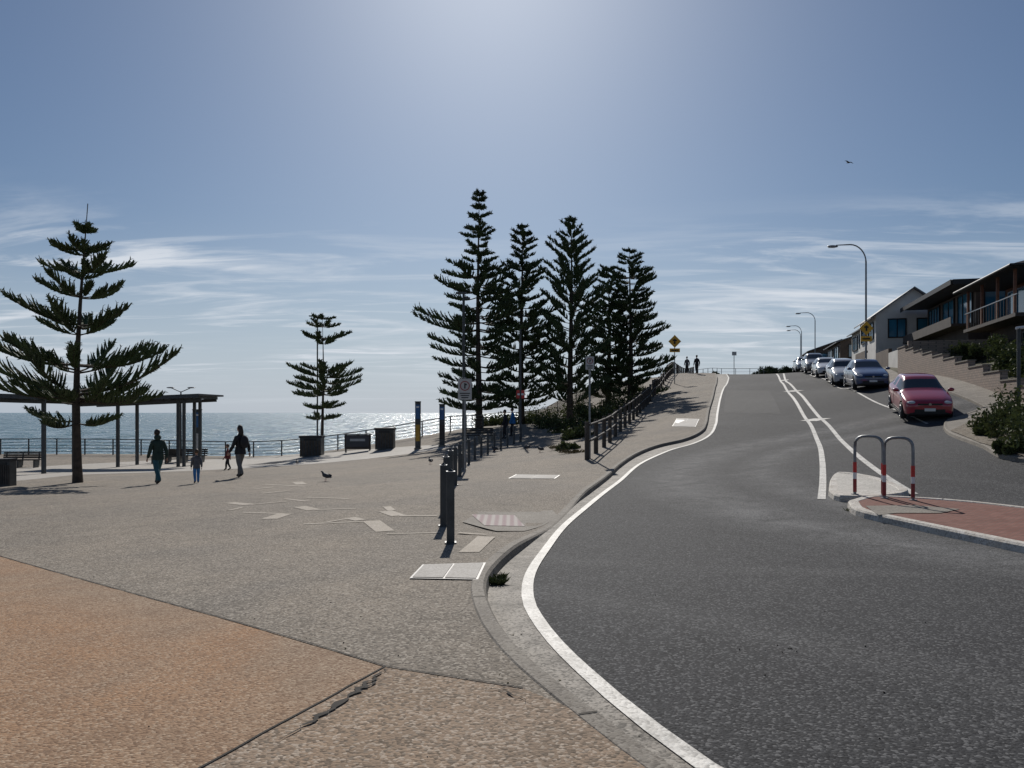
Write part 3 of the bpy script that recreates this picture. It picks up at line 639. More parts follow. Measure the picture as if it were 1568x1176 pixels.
def bush(name,x,y,r,hh,nleaf,seed,m='bush',surf=lambda x,y:Hn(x,y),ls=.09):
    rr=random.Random(seed); z=float(surf(np.array([x]),np.array([y]))[0]); V=[];Fc=[]
    cl=[(rr.uniform(-r,r)*.7,rr.uniform(-r,r)*.7,rr.uniform(.1,.75)*hh,min(rr.uniform(.25,.5)*r,hh*.6)) for _ in range(9)]
    mb=MB()
    for c in cl: mb.tube([(x,y,z),(x+c[0]*.5,y+c[1]*.5,z+c[2]*.6),(x+c[0],y+c[1],z+c[2])],[.03,.02,.008],'bark',4,caps=False)
    for i in range(nleaf):
        c=rr.choice(cl); d=Vector((rr.gauss(0,1),rr.gauss(0,1),rr.gauss(0,.8))).normalized()*c[3]*rr.uniform(.4,1.15)
        p=Vector((x+c[0],y+c[1],z+max(.03,c[2]+d.z)))+Vector((d.x,d.y,0)); a=Vector((rr.gauss(0,1),rr.gauss(0,1),rr.gauss(0,1))).normalized()*ls*rr.uniform(.6,1.4); b=a.cross(Vector((rr.random(),rr.random(),rr.random()+.1))).normalized()*ls*.45
        o=len(V); V.extend([p-a,p+b,p+a,p-b]); Fc.append((o,o+1,o+2,o+3))
    mb.add(V,Fc,m); return mb.build(name)
sR=lambda x,y:Hn(x,y)+.1
for i,(u,v,r_,h_) in enumerate([(1560,672,1.1,1.2),(1535,655,.8,.7),(1595,690,1.2,1.0),(1620,660,1.4,1.4),(1515,668,.4,.3),(1548,695,.4,.35)]):
    x,y=G(u,v,sR); bush('shrub',x,y,r_,h_,1600,40+i,surf=sR,ls=.07)
for i,(x,y,r_,h_) in enumerate([(24.5,38,1.3,1.3),(23.6,35.5,1.0,1.0),(26.5,41,1.4,1.5),(24.3,33.5,1.2,1.2),(28,47,1.2,1.1),(22.6,33,.9,.8)]): bush('shrub',x,y,r_,h_,1500,60+i,ls=.1)
for i,(u,d,r_,h_) in enumerate([(1205,118,5,.9),(1183,121,5,1.1),(1228,118,4,.7),(1080,96,2.5,.8),(1245,112,3,.7)]):
    bush('coastal_scrub',(u-CX)/F*d,d,r_,h_,1500,80+i,'leafd',ls=.18)
for i,(u,d,r_,h_) in enumerate([(872,46,1.3,.9),(885,40,.9,.6),(850,52,1.6,.9),(905,55,1.6,1.2),(820,60,2,1.0),(935,62,2,1.5),(765,62,2,.9),(870,34,.6,.35),(840,64,2.5,1.3),(790,64,2.5,.9),(740,60,1.8,.8),(950,58,1.8,1.3),(975,66,2,1.4),(915,50,1.2,1.0),(890,62,2.4,1.6)]):
    bush('undergrowth',(u-CX)/F*d,d,r_,h_,1100,100+i,'bush',ls=.11)
def tuft(u,v,n_,h,r_,surf=SR,m='bush'):
    p=GP(u,v,surf); rr=random.Random(int(u)); V=[];Fc=[]
    for i in range(n_):
        a=rr.random()*6.28; q=p+Vector((math.cos(a),math.sin(a),0))*r_*rr.random(); t=Vector((math.cos(a)*.5+rr.gauss(0,.3),math.sin(a)*.5+rr.gauss(0,.3),1)).normalized()*h*rr.uniform(.4,1)
        s=Vector((rr.gauss(0,1),rr.gauss(0,1),0)).normalized()*.005; o=len(V); V.extend([q-s,q+s,q+t*.6+s*.7,q+t+Vector((t.x*.3,t.y*.3,-.1*h))]); Fc.append((o,o+1,o+2,o+3))
    mb=MB(); mb.add(V,Fc,m); mb.build('grass_tuft')
tuft(762,896,200,.12,.06); tuft(767,886,120,.09,.05); tuft(1303,782,80,.08,.12); tuft(862,688,300,.3,.6,SP,'dry'); tuft(875,694,250,.25,.5,SP,'dry')
# ---------------------------------------------------------------- walls and houses
dirv=Vector((wallA[0]-wallB[0],wallA[1]-wallB[1],0)).normalized(); nrm=Vector((dirv.y,-dirv.x,0))
ang=math.atan2(dirv.y,dirv.x)
mb=MB(); NS=9
for i in range(NS+2):
    t0=(i-1)/NS; t1=i/NS; a=Vector((wallB[0],wallB[1],0)).lerp(Vector((wallA[0],wallA[1],0)),t0); b=Vector((wallB[0],wallB[1],0)).lerp(Vector((wallA[0],wallA[1],0)),t1); c=(a+b)/2
    top=2.6+3.05*max(0,(t0+t1)/2)**.8; L_=(b-a).length; zb=H(c.x,c.y)-.4
    mb.box((c.x,c.y,(top+zb)/2),(L_,.3,top-zb),'retwall',rz=ang); mb.box((c.x,c.y,top+.03),(L_+.06,.38,.06),'conc',rz=ang)
c=Vector((wallA[0],wallA[1],0))+nrm*4; mb.box((c.x,c.y,4.3),(.3,8,3.6),'retwall',rz=ang)
mb.build('retaining_wall')
mb=MB()
for i in range(5):
    a=Vector((wallA[0],wallA[1],0))+dirv*(3.0+i*5); c=a+nrm*1.0; z=H(c.x,c.y); mb.box((c.x,c.y,z+.3),(4.98,.25,1.7),'cream' if i%2 else 'brownwall',rz=ang)
mb.build('garden_wall')
def local(o):
    return Matrix.Translation(o)@Matrix(((dirv.x,nrm.x,0,0),(dirv.y,nrm.y,0,0),(0,0,1,0),(0,0,0,1)))
def window(mb,x0,x1,z0,z1,y=0,fr='black',mull=1,g='winglass'):
    w=x1-x0; h=z1-z0; cx=(x0+x1)/2; cz=(z0+z1)/2
    mb.box((cx,y-.012,cz),(w,.03,h),g)
    for xx in (x0,x1): mb.box((xx,y-.05,cz),(.08,.10,h+.08),fr)
    for zz in (z0,z1): mb.box((cx,y-.053,zz),(w-.08,.10,.08),fr)
    for k in range(1,mull+1): mb.box((x0+w*k/(mull+1),y-.045,cz),(.06,.07,h-.1),fr)
def front(y): return Vector((16.7+.26*y,y,0))
def endwin(mb,y0,y1,z0,z1,x=-.01,mull=1,fr='black'):
    w=y1-y0; cy=(y0+y1)/2; cz=(z0+z1)/2; h=z1-z0
    mb.box((x,cy,cz),(.04,w,h),'winglass')
    for yy in (y0,y1): mb.box((x-.04,yy,cz),(.08,.1,h+.1),fr)
    for zz in (z0,z1): mb.box((x-.045,cy,zz),(.08,w-.1,.1),fr)
    for k in range(1,mull+1): mb.box((x-.04,y0+w*k/(mull+1),cz),(.07,.07,h-.1),fr)
o=front(54); mb=MB(); mb.M=local((o.x,o.y,-.1)); Lh=13
mb.box((Lh/2,5,6.0),(Lh+1,9,3.2),'dkwall'); mb.box((Lh/2,5.3,9.0),(Lh,8.4,2.8),'brownwall')
mb.box((Lh/2,.3,7.68),(Lh+1.6,1.9,.18),'dkwall')
mb.box((Lh/2,4.8,10.62),(Lh+2.4,11,.16),'roofm'); mb.box((Lh/2,-.75,10.55),(Lh+2.4,.06,.34),'black'); mb.box((-1.23,4.8,10.55),(.06,10.9,.34),'black')
mb.box((Lh*.55,6.5,10.95),(Lh*.7,6,.5),'dkwall'); mb.box((Lh*.55,6.5,11.25),(Lh*.78,7.4,.12),'roofm')
window(mb,.6,4.0,7.95,10.2,1.09,mull=2); window(mb,5.0,8.0,8.2,10.2,1.09,mull=1); window(mb,9,12.3,8.0,10.2,1.09,mull=3)
endwin(mb,1.6,4.2,7.9,10.2,mull=1); endwin(mb,5.0,9.0,7.9,10.2,mull=2)
for k in range(3): mb.box((1.5+k*3,.48,6.0),(2.2,.03,1.6),'black')
mb.box((Lh/2,-.62,8.0),(Lh+1.4,.05,.5),'dkwall')
mb.box((10.8,.47,6.2),(3,.04,2.2),'yelwall'); mb.build('modern_house')
o=front(42.5); mb=MB(); mb.M=local((o.x+.6,o.y,-.35)); Lh=9
mb.box((Lh/2,5,5.6),(Lh,9,3.6),'dkwall'); mb.box((Lh/2,5.4,8.6),(Lh,8,2.6),'redwall')
mb.box((Lh/2,.2,7.3),(Lh+.4,2.4,.2),'dkwall')
for k in range(19): mb.box((-.1+k*.5,-.9,7.9),(.03,.03,1.0),'steel')
mb.box((Lh/2,-.9,8.42),(Lh+.4,.06,.06),'galv')
for k in range(4): mb.box((.3+k*2.8,-.85,8.6),(.14,.14,2.5),'redwall')
rz=9.95
mb.add([(-.8,-1.4,rz),(Lh+.8,-1.4,rz),(Lh+.8,9.8,rz),(-.8,9.8,rz),(2.5,4.2,rz+1.7),(Lh-2.5,4.2,rz+1.7)],[(0,1,5,4),(2,3,4,5),(1,2,5),(3,0,4),(0,3,2,1)],'roofm')
for (a1,b1) in (((-.8,-1.4),(Lh+.8,-1.4)),((-.8,-1.4),(-.8,9.8))): mb.tube([(a1[0],a1[1],rz-.05),(b1[0],b1[1],rz-.05)],.09,'black',6)
window(mb,.8,3.2,7.5,9.6,1.39,mull=1,fr='blue'); window(mb,4.0,8.2,7.5,9.6,1.39,mull=2,fr='blue')
endwin(mb,2.0,4.6,7.6,9.5,fr='blue'); endwin(mb,5.6,8.6,7.6,9.5,fr='blue')
window(mb,1,3,5.2,6.6,.49,mull=1); mb.box((6.6,.47,5.4),(1.8,.04,2.2),'yelwall')
mb.box((6.5,6,rz+1.5),(.9,.9,1.6),'redwall'); mb.tube([(4,4.2,rz+1.6),(4,4.2,rz+3.2)],.03,'galv',5)
for k in range(4): mb.tube([(3.3,4.2,rz+3.2-k*.22),(4.7,4.2,rz+3.2-k*.22)],.018,'galv',4)
mb.build('brick_house')
def gable(name,y,L_,dep,zb,ze,zr,wall,hof=0):
    o=front(y); mb=MB(); mb.M=local((o.x+hof,o.y,0))
    mb.box((L_/2,dep/2,(zb+ze)/2),(L_,dep,ze-zb),wall)
    mb.add([(0,0,ze),(0,dep,ze),(0,dep/2,zr)],[(0,2,1)],wall); mb.add([(L_,0,ze),(L_,dep,ze),(L_,dep/2,zr)],[(0,1,2)],wall)
    ov=.5
    for s in (0,1):
        y0=-ov if s==0 else dep+ov; zz=ze-ov*(zr-ze)/(dep/2)
        q=[(-ov,y0,zz),(L_+ov,y0,zz),(L_+ov,dep/2,zr),(-ov,dep/2,zr)]
        mb.add([Vector(a)+Vector((0,0,.02)) for a in q]+[Vector(a)+Vector((0,0,.14)) for a in q],[(0,3,2,1),(4,5,6,7),(0,1,5,4),(1,2,6,5),(2,3,7,6),(3,0,4,7)],'roofg')
    window(mb,1,L_*.4,ze-2,ze-.5,-.01); window(mb,L_*.55,L_-1,ze-2,ze-.5,-.01,mull=2)
    endwin(mb,1,dep*.4,ze-2,ze-.4); endwin(mb,dep*.55,dep-1,ze-2,ze-.4)
    mb.build(name)
M['roofg']=mat('pale_metal_roof',(.20,.205,.215),.7,.1,2)
gable('white_house',69,8,6,5,10.2,12.4,'cream',-2.6); gable('cream_house',82,9,7,6,10.6,12.2,'cream',-1); gable('distant_house',99,12,9,7,10.6,12.2,'brownwall',-1); gable('distant_house',122,12,9,8,11.2,12.8,'brownwall',-2)
x,y=G(1560,640,sR); z=H(x,y); mb=MB(); mb.tube([(x,y,z-.1),(x,y,z+3.2)],.06,'steel',8); mb.tube([(x-.1,y,z+3.2),(x+.7,y-.1,z+3.3)],.05,'lamp',8); mb.build('path_light')
# ---------------------------------------------------------------- cars
def car(x,y,heading,pm,H_=1.48,Ln=4.35,name='parked_car'):
    k=Ln/4.3; hs=H_/1.48
    st=[(2.14,.62,.30,.56,.60,.42),(2.09,.78,.20,.66,.71,.56),(1.85,.86,.17,.77,.83,.66),(1.45,.885,.17,.86,.92,.70),(1.0,.895,.17,.94,1.0,.72),(.88,.895,.17,.955,1.02,.71),(.12,.9,.17,.97,1.42,.58),(0.02,.9,.17,.97,1.45,.59),(-.32,.9,.17,.975,1.475,.6),(-.40,.9,.17,.977,1.475,.6),
        (-1.15,.9,.17,.99,1.45,.58),(-1.22,.9,.17,.99,1.44,.58),(-1.45,.89,.17,1.0,1.38,.56),(-1.92,.86,.2,1.02,1.08,.60),(-2.05,.82,.22,.88,.94,.58),(-2.14,.70,.34,.68,.70,.5)]
    rows=[];
    for (X,hw,zl,zb,zt,tw) in st:
        zb*=hs; zt*=hs
        half=[(0,zl),(hw*.82,zl),(hw*.97,zl+.08),(hw,zl+(zb-zl)*.5),(hw*.99,zb-.07),(hw*.945,zb),(tw+.02,zt-.035),(tw-.06,zt-.004),(tw*.5,zt+.012),(0,zt+.018)]
        full=half+[(-a,b) for a,b in half[-2:0:-1]]
        rows.append([(X*k,a,b) for a,b in full])
    nn=len(rows[0]); vs=[p for r_ in rows for p in r_]; fs=[];mi=[]
    for i in range(len(st)-1):
        xa,xb=st[i][0],st[i+1][0]
        for j in range(nn):
            j2=(j+1)%nn; fs.append((i*nn+j,(i+1)*nn+j,(i+1)*nn+j2,i*nn+j2))
            jj=j if j<9 else nn-1-j
            mm=0
            if jj==5 and xa<=.88 and xb>=-1.5 : mm=1
            if (abs(xa+.32)<.01 or abs(xa+1.15)<.01) : mm=0
            if jj in (6,7,8) and abs(xa-.88)<.01: mm=1
            if jj in (6,7,8) and abs(xa+1.45)<.01: mm=1
            if jj in(1,0): mm=2
            mi.append(mm)
    fs.append(tuple(range(nn))); mi.append(0); fs.append(tuple((len(st)-1)*nn+q for q in range(nn))[::-1]); mi.append(0)
    o=tmpobj(vs,[],fs)
    for m_ in (pm,M['glass'],M['black']): o.data.materials.append(m_)
    o.data.polygons.foreach_set('material_index',mi)
    o.data.update(); bm=bmesh.new(); bm.from_mesh(o.data); bmesh.ops.recalc_face_normals(bm,faces=bm.faces); bm.to_mesh(o.data); bm.free()
    md=o.modifiers.new('s','SUBSURF'); md.levels=2
    wh=[(1.36*k,s*.80) for s in (-1,1)]+[(-1.32*k,s*.80) for s in (-1,1)]
    cuts=[]
    for q,(wx,wy) in enumerate(wh):
        c=MB(); c.tube([(wx,wy-.14,.33),(wx,wy+.3,.33)] if wy>0 else [(wx,wy-.3,.33),(wx,wy+.14,.33)],.39,'black',28,False); co=c.build('cut'); cuts.append(co)
        b=o.modifiers.new('b%d'%q,'BOOLEAN'); b.operation='DIFFERENCE'; b.object=co; b.solver='EXACT'
    V,Fs,mi=evalmesh(o)
    for c in cuts:
        d=c.data; bpy.data.objects.remove(c); bpy.data.meshes.remove(d)
    mb=MB(); z=float(SR(np.array([x]),np.array([y]))[0])
    dx,dy=math.cos(heading),math.sin(heading); zf=float(SR(np.array([x+dx*1.3]),np.array([y+dy*1.3]))[0]); zr=float(SR(np.array([x-dx*1.3]),np.array([y-dy*1.3]))[0])
    pitch=math.atan2(zf-zr,2.6); mb.M=Matrix.Translation((x,y,(zf+zr)/2))@Matrix.Rotation(heading,4,'Z')@Matrix.Rotation(-pitch,4,'Y')
    mm=[pm,M['glass'],M['black']]
    for q in (0,1,2):
        sel=[f for f,m_ in zip(Fs,mi) if (m_ if m_<3 else 2)==q]
        mb.add(V,sel,mm[q],True)
    for wx,wy in wh:
        s=1 if wy>0 else -1
        mb.tube([(wx,wy-.1,.33),(wx,wy-.08,.33),(wx,wy+.08,.33),(wx,wy+.1,.33)],[.29,.325,.325,.29],'tyre',28)
        mb.tube([(wx,wy+s*.101,.33),(wx,wy+s*.106,.33)],.215,'black',24)
        for a in range(5):
            w=a*2*math.pi/5; mb.box((wx+.11*math.cos(w),wy+s*.112,.33+.11*math.sin(w)),(.2,.02,.055),'rim',ry=-w)
        mb.tube([(wx,wy+s*.107,.33),(wx,wy+s*.125,.33)],.05,'rim',12)
        mb.tube([(wx+.215*math.cos(t/24*2*math.pi),wy+s*.11,.33+.215*math.sin(t/24*2*math.pi)) for t in range(25)],.014,'rim',5,caps=False)
    X=2.09*k
    for s in (-1,1):
        mb.ell((X-.13,s*.60,.68*hs),(.13,.18,.075),'lamp',12,8); mb.ell((X-.03,s*.58,.36),(.06,.10,.05),'lamp',10,6)
        mb.ell((.78*k,s*.99,1.02*hs),(.08,.12,.075),pm,10,8); mb.box((.80*k,s*.91,.98*hs),(.06,.1,.04),'black')
        mb.ell((-2.03*k,s*.66,.80*hs),(.07,.14,.09),'redd',10,6)
        for xx in (.25,-.75): mb.box((xx*k,s*.905,.86*hs),(.16,.02,.025),pm)
        mb.box((-.3*k,s*.903,.6),(.012,.006,.55),'black'); mb.box((0,s*.885,.23),(2.0*k,.03,.07),'black')
    mb.box((X+.015,0,.40),(.07,1.05,.17),'black'); mb.box((X+.035,0,.64*hs),(.03,.85,.065),'black'); mb.box((X+.065,0,.47),(.015,.38,.11),'plate'); mb.tube([(X+.05,0,.64*hs),(X+.062,0,.64*hs)],.05,'rim',12)
    mb.box((-2.15*k,0,.75),(.02,.38,.11),'plate')
    mb.build(name)
hd=math.atan2(-34.4,-8.9)
car(16.6,32.0,hd-.05,paintm('car_paint_crimson',(.33,.012,.035)),1.56,4.4)
def along(y): return 17.2+(y-33)*8.9/34.4
car(along(44)-.2,44,hd,paintm('car_paint_navy',(.03,.05,.13)),1.62,4.5)
car(along(53),53,hd,paintm('car_paint_silver',(.45,.46,.48)),1.6,4.4)
car(along(61),61,hd,paintm('car_paint_white',(.6,.6,.6)),1.45,4.4)
car(along(68.5),68.5,hd,paintm('car_paint_grey',(.12,.12,.13)),1.7,4.5)
car(along(76),76,hd,paintm('car_paint_silver2',(.35,.36,.38)),1.5,4.4)
# ---------------------------------------------------------------- people
def skinmesh(verts,edges,rad,root,sub=2):
    o=tmpobj(verts,edges,[]); md=o.modifiers.new('k','SKIN'); md.use_smooth_shade=True
    sv=o.data.skin_vertices[0].data
    for i,r_ in enumerate(rad):
        sv[i].radius=(r_,r_) if not isinstance(r_,tuple) else r_; sv[i].use_root=(i==root)
    s=o.modifiers.new('s','SUBSURF'); s.levels=sub
    return evalmesh(o)
def person(name,pos,heading,height,top,bot,hair,stride=.25,swing=.2,hairlong=False,pack=False,child=False,hood=False,lean=0.0):
    S=height/1.75; mb=MB(); mb.M=Matrix.Translation(pos)@Matrix.Rotation(heading,4,'Z')@Matrix.Scale(S,4)
    st=stride
    hipz=.93-abs(st)*.10
    ln=lean
    V=[(0,0,hipz),(0,.0,hipz+.2),(0,-.01+ln*.4,hipz+.40),(0,ln*.6,hipz+.52),(0,.02+ln*.8,hipz+.60),(0,.03+ln,hipz+.68)]
    Rr=[(.17,.13),(.16,.12),(.19,.135),(.11,.09),(.055,.055),(.05,.05)]
    E=[(0,1),(1,2),(2,3),(3,4),(4,5)]; seg=['t','t','t','t','s']
    for s in (-1,1):
        f=st*s; b=len(V)
        leg=[(s*.10,0,hipz-.03),(s*.105,f*.55+.05,.50),(s*.105,f*1.0-(.05 if f<0 else 0),.09+(.05 if f<0 else 0)),(s*.12,f*1.0+.15,.035)]
        V+=leg; Rr+=[.115,.082,.062,(.045,.035)]; E+=[(0,b),(b,b+1),(b+1,b+2),(b+2,b+3)]; seg+=['l','l','l','f']
    hands=[]
    for s in (-1,1):
        g=-swing*s; b=len(V); zs=hipz+.47
        arm=[(s*.18,ln*.5,zs),(s*.245,g*.5-.03+ln*.3,zs-.28),(s*.25,g*1.1+.05,zs-.52)]
        V+=arm; Rr+=[.085,.066,.048]; E+=[(2,b),(b,b+1),(b+1,b+2)]; seg+=['t','t','t']; hands.append((Vector(arm[1]),Vector(arm[2]),s))
    v,f,_=skinmesh(V,E,Rr,0,2)
    cat={'t':[],'l':[],'f':[],'s':[]}
    VV=[Vector(q) for q in V]
    for fc in f:
        c=sum((v[i] for i in fc),Vector())/len(fc); best=None
        for (a,b),k in zip(E,seg):
            A,B=VV[a],VV[b]; t=max(0,min(1,(c-A).dot(B-A)/max(1e-6,(B-A).length_squared))); d=(c-A-(B-A)*t).length
            if best is None or d<best[0]: best=(d,k)
        k=best[1]
        if k=='l' and c.z>hipz+.02: k='t'
        if k=='t' and c.z<hipz-.02 and abs(c.x)<.17: k='l'
        cat[k].append(fc)
    for k,m_ in (('t',top),('l',bot),('f',M['black']),('s',M['skin'])):
        if cat[k]: mb.add(v,cat[k],m_,True)
    hs=1.3 if child else 1.05; hc=Vector((0,.035+ln,hipz+.68+.09*hs))
    mb.ell(hc,(.075*hs,.092*hs,.115*hs),'skin',16,12)
    mb.ell(hc+Vector((0,.095*hs,-.012)),(.013,.022,.02),'skin',8,6)
    mb.ell(hc+Vector((0,.083*hs,-.055)),(.028,.01,.008),'redd',8,4)
    for s in (-1,1):
        mb.ell(hc+Vector((s*.03,.083*hs,.012)),(.012,.008,.008),'black',8,4); mb.ell(hc+Vector((s*.077*hs,0,-.005)),(.012,.022,.032),'skin',8,6)
    mb.ell(hc+Vector((0,-.022,.03)),(.088*hs,.092*hs,.105*hs),hair,14,10)
    if hood: mb.ell(hc+Vector((0,-.06,-.14)),(.12,.09,.10),top,12,8)
    if hairlong: mb.ell(hc+Vector((0,-.075,-.12)),(.095,.055,.2),hair,12,10)
    mb.tube([(0,.01+ln*.7,hipz+.545),(0,.015+ln*.85,hipz+.60)],[.085,.07],top,12)
    for el,wr,s in hands:
        d=(wr-el).normalized(); side=Vector((0,1,0)); n_=Vector((s,0,0))
        pc=wr+d*.05; mb.ell(pc,(.02,.042,.055),'skin',10,8)
        for q in range(4):
            fl_=(.062,.072,.068,.052)[q]; b0=pc+side*(.028-.019*q)+d*.03
            mb.tube([b0,b0+d*fl_*.5,b0+d*fl_*.85-n_*.015,b0+d*fl_-n_*.03],[.0095,.009,.008,.006],'skin',6)
        b0=pc+side*.034-d*.015; mb.tube([b0,b0+side*.025+d*.025-n_*.01,b0+side*.03+d*.05-n_*.015],[.011,.010,.007],'skin',6)
    mb.tube([(0,0,hipz+.12),(0,0,hipz+.02),(0,0,hipz-.10)],[.165,.185,.195],top,16,caps=False)
    if pack:
        mb.ell((0,-.21,hipz+.32),(.16,.11,.23),pack,14,10); 
        for s in (-1,1): mb.tube([(s*.10,-.16,hipz+.45),(s*.11,-.02,hipz+.57),(s*.12,.14,hipz+.45),(s*.13,.12,hipz+.25),(s*.13,-.1,hipz+.15)],.018,pack,6)
    mb.build(name)
cg=cloth('jacket_dark_green',(.025,.045,.034)); ct=cloth('trousers_teal',(.03,.10,.12)); cbk=cloth('clothes_black',(.022,.022,.026)); crd=cloth('jacket_maroon',(.16,.035,.035)); cgr=cloth('trousers_grey',(.14,.135,.13)); cbl=cloth('trousers_blue',(.04,.18,.42)); cdg=cloth('jumper_grey',(.10,.10,.11)); hb=mat('hair_dark',(.02,.014,.01),.6,.2,30); hbr=mat('hair_brown',(.07,.04,.02),.6,.2,30)
person('walking_man',GP(242,741),R(50),1.76,cg,ct,hb,.28,.14,hood=True,lean=.05)
person('child',GP(301,740),R(30),1.02,cdg,cbl,hbr,.16,.1,child=True)
person('child',GP(349,720),R(100),1.2,crd,cbk,hbr,.15,.15,child=True)
person('walking_woman',GP(368,731),R(60),1.76,cbk,cgr,hb,.17,.2,hairlong=True,pack=cbk)
for u,d,h_,c_ in ((1067,80,1.85,cbk),(1052,83,1.7,cdg)):
    x=(u-CX)/F*d; person('pedestrian',Vector((x,d,zP(x,d))),R(10),h_,c_,cbk,hb,.12,.1)
for u,v,c_ in ((773,676,cbk),(785,672,cbl)):
    q=GP(u,v); q=Vector((q.x*1.0,q.y+2,zP(q.x,q.y+2))); person('pedestrian',q,R(80),1.7,c_,cbk,hb,.1,.1)
def pigeon(pos,heading,S=1.0,m=None):
    mb=MB(); mb.M=Matrix.Translation(pos)@Matrix.Rotation(heading,4,'Z')@Matrix.Scale(S,4)
    v,f,_=skinmesh([(0,-.17,.10),(0,-.09,.12),(0,0,.14),(0,.07,.18),(0,.10,.235),(0,.125,.25),(0,.155,.24)],[(0,1),(1,2),(2,3),(3,4),(4,5),(5,6)],[(.03,.01),(.045,.035),(.062,.06),(.045,.042),(.025,.025),(.024,.024),(.006,.006)],2,2)
    mb.add(v,f,m,True)
    for s in (-1,1): mb.ell((s*.05,-.04,.145),(.015,.11,.045),m,8,6); mb.tube([(s*.022,.005,.10),(s*.024,.01,.0),(s*.024,.04,.002)],.005,'redd',5)
    mb.build('pigeon')
pg=mat('pigeon_feathers',(.045,.048,.055),.7,.3,20)
for u,v,a in ((499,737,1.2),(659,711,.4),(757,692,2),(808,690,-1),(827,693,1),(455,712,0.3)): pigeon(GP(u,v),a,1.15,pg)
def gull(x,y,z,S,bank):
    mb=MB(); mb.M=Matrix.Translation((x,y,z))@Matrix.Rotation(bank,4,'Z')@Matrix.Scale(S,4)
    v,f,_=skinmesh([(0,-.2,0),(0,-.08,0),(0,.06,.01),(0,.17,.03),(0,.24,.02)],[(0,1),(1,2),(2,3),(3,4)],[(.03,.01),.045,.055,.03,.008],2,2); mb.add(v,f,pg,True)
    for s in (-1,1):
        q=[(s*.03,.09,.03),(s*.28,.13,.13),(s*.62,.02,.05),(s*.60,-.01,.05),(s*.28,.0,.12),(s*.03,-.06,.03)]
        mb.add(q+[(a,b,c-.012) for a,b,c in q],[(0,1,4,5),(1,2,3,4),(6,11,10,7),(7,10,9,8)],pg)
    mb.build('flying_gull')
gull((1300-CX)/F*32,32,CZ+(HY-249)/F*32,.5,.6)
# ---------------------------------------------------------------- light, sky, camera
EL=35.0; AZ=-1.5
sl=bpy.data.lights.new('sun','SUN'); sl.energy=4.3; sl.angle=R(.53); sl.color=(1,.95,.88); so=bpy.data.objects.new('sun',sl); scene.collection.objects.link(so)
sd=Vector((math.sin(R(AZ))*math.cos(R(EL)),math.cos(R(AZ))*math.cos(R(EL)),math.sin(R(EL)))); so.rotation_euler=(-sd).to_track_quat('-Z','Y').to_euler()
w=bpy.data.worlds.new('World'); scene.world=w; w.use_nodes=True; N=w.node_tree.nodes; L=w.node_tree.links; bg=N['Background']
SS=.052; bg.inputs['Strength'].default_value=SS
sk=N.new('ShaderNodeTexSky'); sk.sky_type='NISHITA'; sk.sun_disc=False; sk.sun_elevation=R(EL); sk.sun_rotation=R(AZ); sk.air_density=1.0; sk.dust_density=.8; sk.ozone_density=2.0
tc=N.new('ShaderNodeTexCoord'); sx=N.new('ShaderNodeSeparateXYZ'); L.new(tc.outputs['Generated'],sx.inputs[0])
def math_(op,a,b=None,clamp=False):
    k=N.new('ShaderNodeMath'); k.operation=op; k.use_clamp=clamp
    for i,v in enumerate((a,b)):
        if v is None: continue
        if isinstance(v,(int,float)): k.inputs[i].default_value=v
        else: L.new(v,k.inputs[i])
    return k.outputs[0]
def mr(v,a,b,c=0,d=1,st='SMOOTHSTEP'):
    k=N.new('ShaderNodeMapRange'); k.interpolation_type=st; k.inputs['From Min'].default_value=a; k.inputs['From Max'].default_value=b; k.inputs['To Min'].default_value=c; k.inputs['To Max'].default_value=d; L.new(v,k.inputs['Value']); return k.outputs['Result']
zz=sx.outputs['Z']; zp=math_('ADD',math_('MAXIMUM',zz,0.0),.07)
cv=N.new('ShaderNodeCombineXYZ'); L.new(math_('DIVIDE',sx.outputs['X'],zp),cv.inputs[0]); L.new(math_('DIVIDE',sx.outputs['Y'],zp),cv.inputs[1])
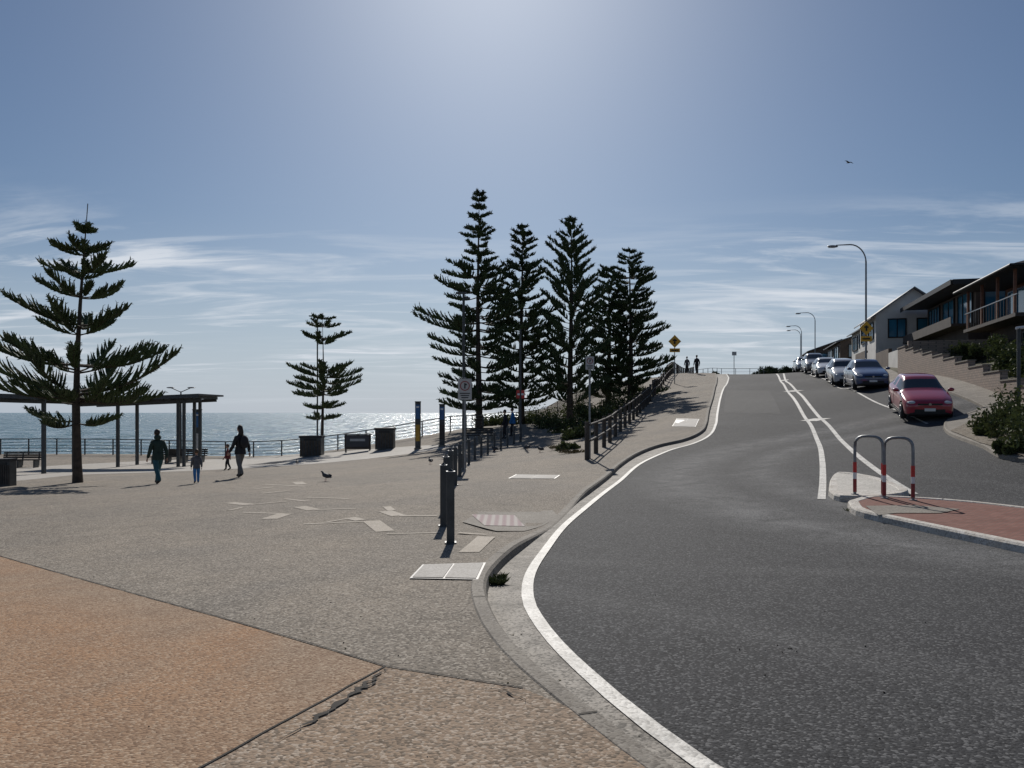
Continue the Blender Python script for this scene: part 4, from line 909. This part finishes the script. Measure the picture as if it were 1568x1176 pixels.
def cn(scale,rot,sc,det,dist,loc=(0,0,0)):
    mp=N.new('ShaderNodeMapping'); mp.inputs['Rotation'].default_value=(0,0,rot); mp.inputs['Scale'].default_value=sc; mp.inputs['Location'].default_value=loc; L.new(cv.outputs[0],mp.inputs['Vector'])
    nz=N.new('ShaderNodeTexNoise'); nz.inputs['Scale'].default_value=scale; nz.inputs['Detail'].default_value=det; nz.inputs['Distortion'].default_value=dist; nz.inputs['Roughness'].default_value=.6; L.new(mp.outputs[0],nz.inputs['Vector']); return nz.outputs['Fac']
c1=mr(cn(.9,.35,(.5,1.2,1),6,.8,(5.1,2.7,0)),.49,.66)
c2=mr(cn(2.4,-.25,(.4,1.4,1),6,.8,(7.3,2.2,0)),.50,.68)
patch=mr(cn(.4,0,(.6,1,1),2,.3,(1.2,4.4,0)),.40,.56)
patch=math_('MAXIMUM',patch,mr(sx.outputs['X'],.05,.35,0,.9))
cl=math_('ADD',math_('MULTIPLY',c1,.8),math_('MULTIPLY',c2,.55),True)
band=math_('MULTIPLY',mr(zz,.26,.16),mr(zz,.0,.05))
cl=math_('MULTIPLY',math_('MULTIPLY',cl,band),math_('ADD',math_('MULTIPLY',patch,.8),.15))
tint=N.new('ShaderNodeMix'); tint.data_type='RGBA'; tint.blend_type='MULTIPLY'; tint.inputs['Factor'].default_value=1; tint.inputs['B'].default_value=(.72,.84,.98,1); L.new(sk.outputs[0],tint.inputs['A'])
hz=N.new('ShaderNodeMix'); hz.data_type='RGBA'; L.new(mr(zz,.24,.0,0,.8),hz.inputs['Factor']); L.new(tint.outputs['Result'],hz.inputs['A']); hz.inputs['B'].default_value=(.48/SS,.55/SS,.65/SS,1)
cm=N.new('ShaderNodeMix'); cm.data_type='RGBA'; L.new(cl,cm.inputs['Factor']); L.new(hz.outputs['Result'],cm.inputs['A']); cm.inputs['B'].default_value=(.70/SS,.74/SS,.80/SS,1)
L.new(cm.outputs['Result'],bg.inputs['Color'])
scene.view_settings.view_transform='Standard'; scene.view_settings.look='None'; scene.view_settings.exposure=0
cd=bpy.data.cameras.new('camera'); cam=bpy.data.objects.new('camera',cd); scene.collection.objects.link(cam); scene.camera=cam
cam.location=(0,0,CZ); cam.rotation_euler=(R(90),0,0); cd.sensor_width=36; cd.lens=36*F/1568; cd.shift_y=(HY-588)/1568; cd.clip_start=.05; cd.clip_end=150000
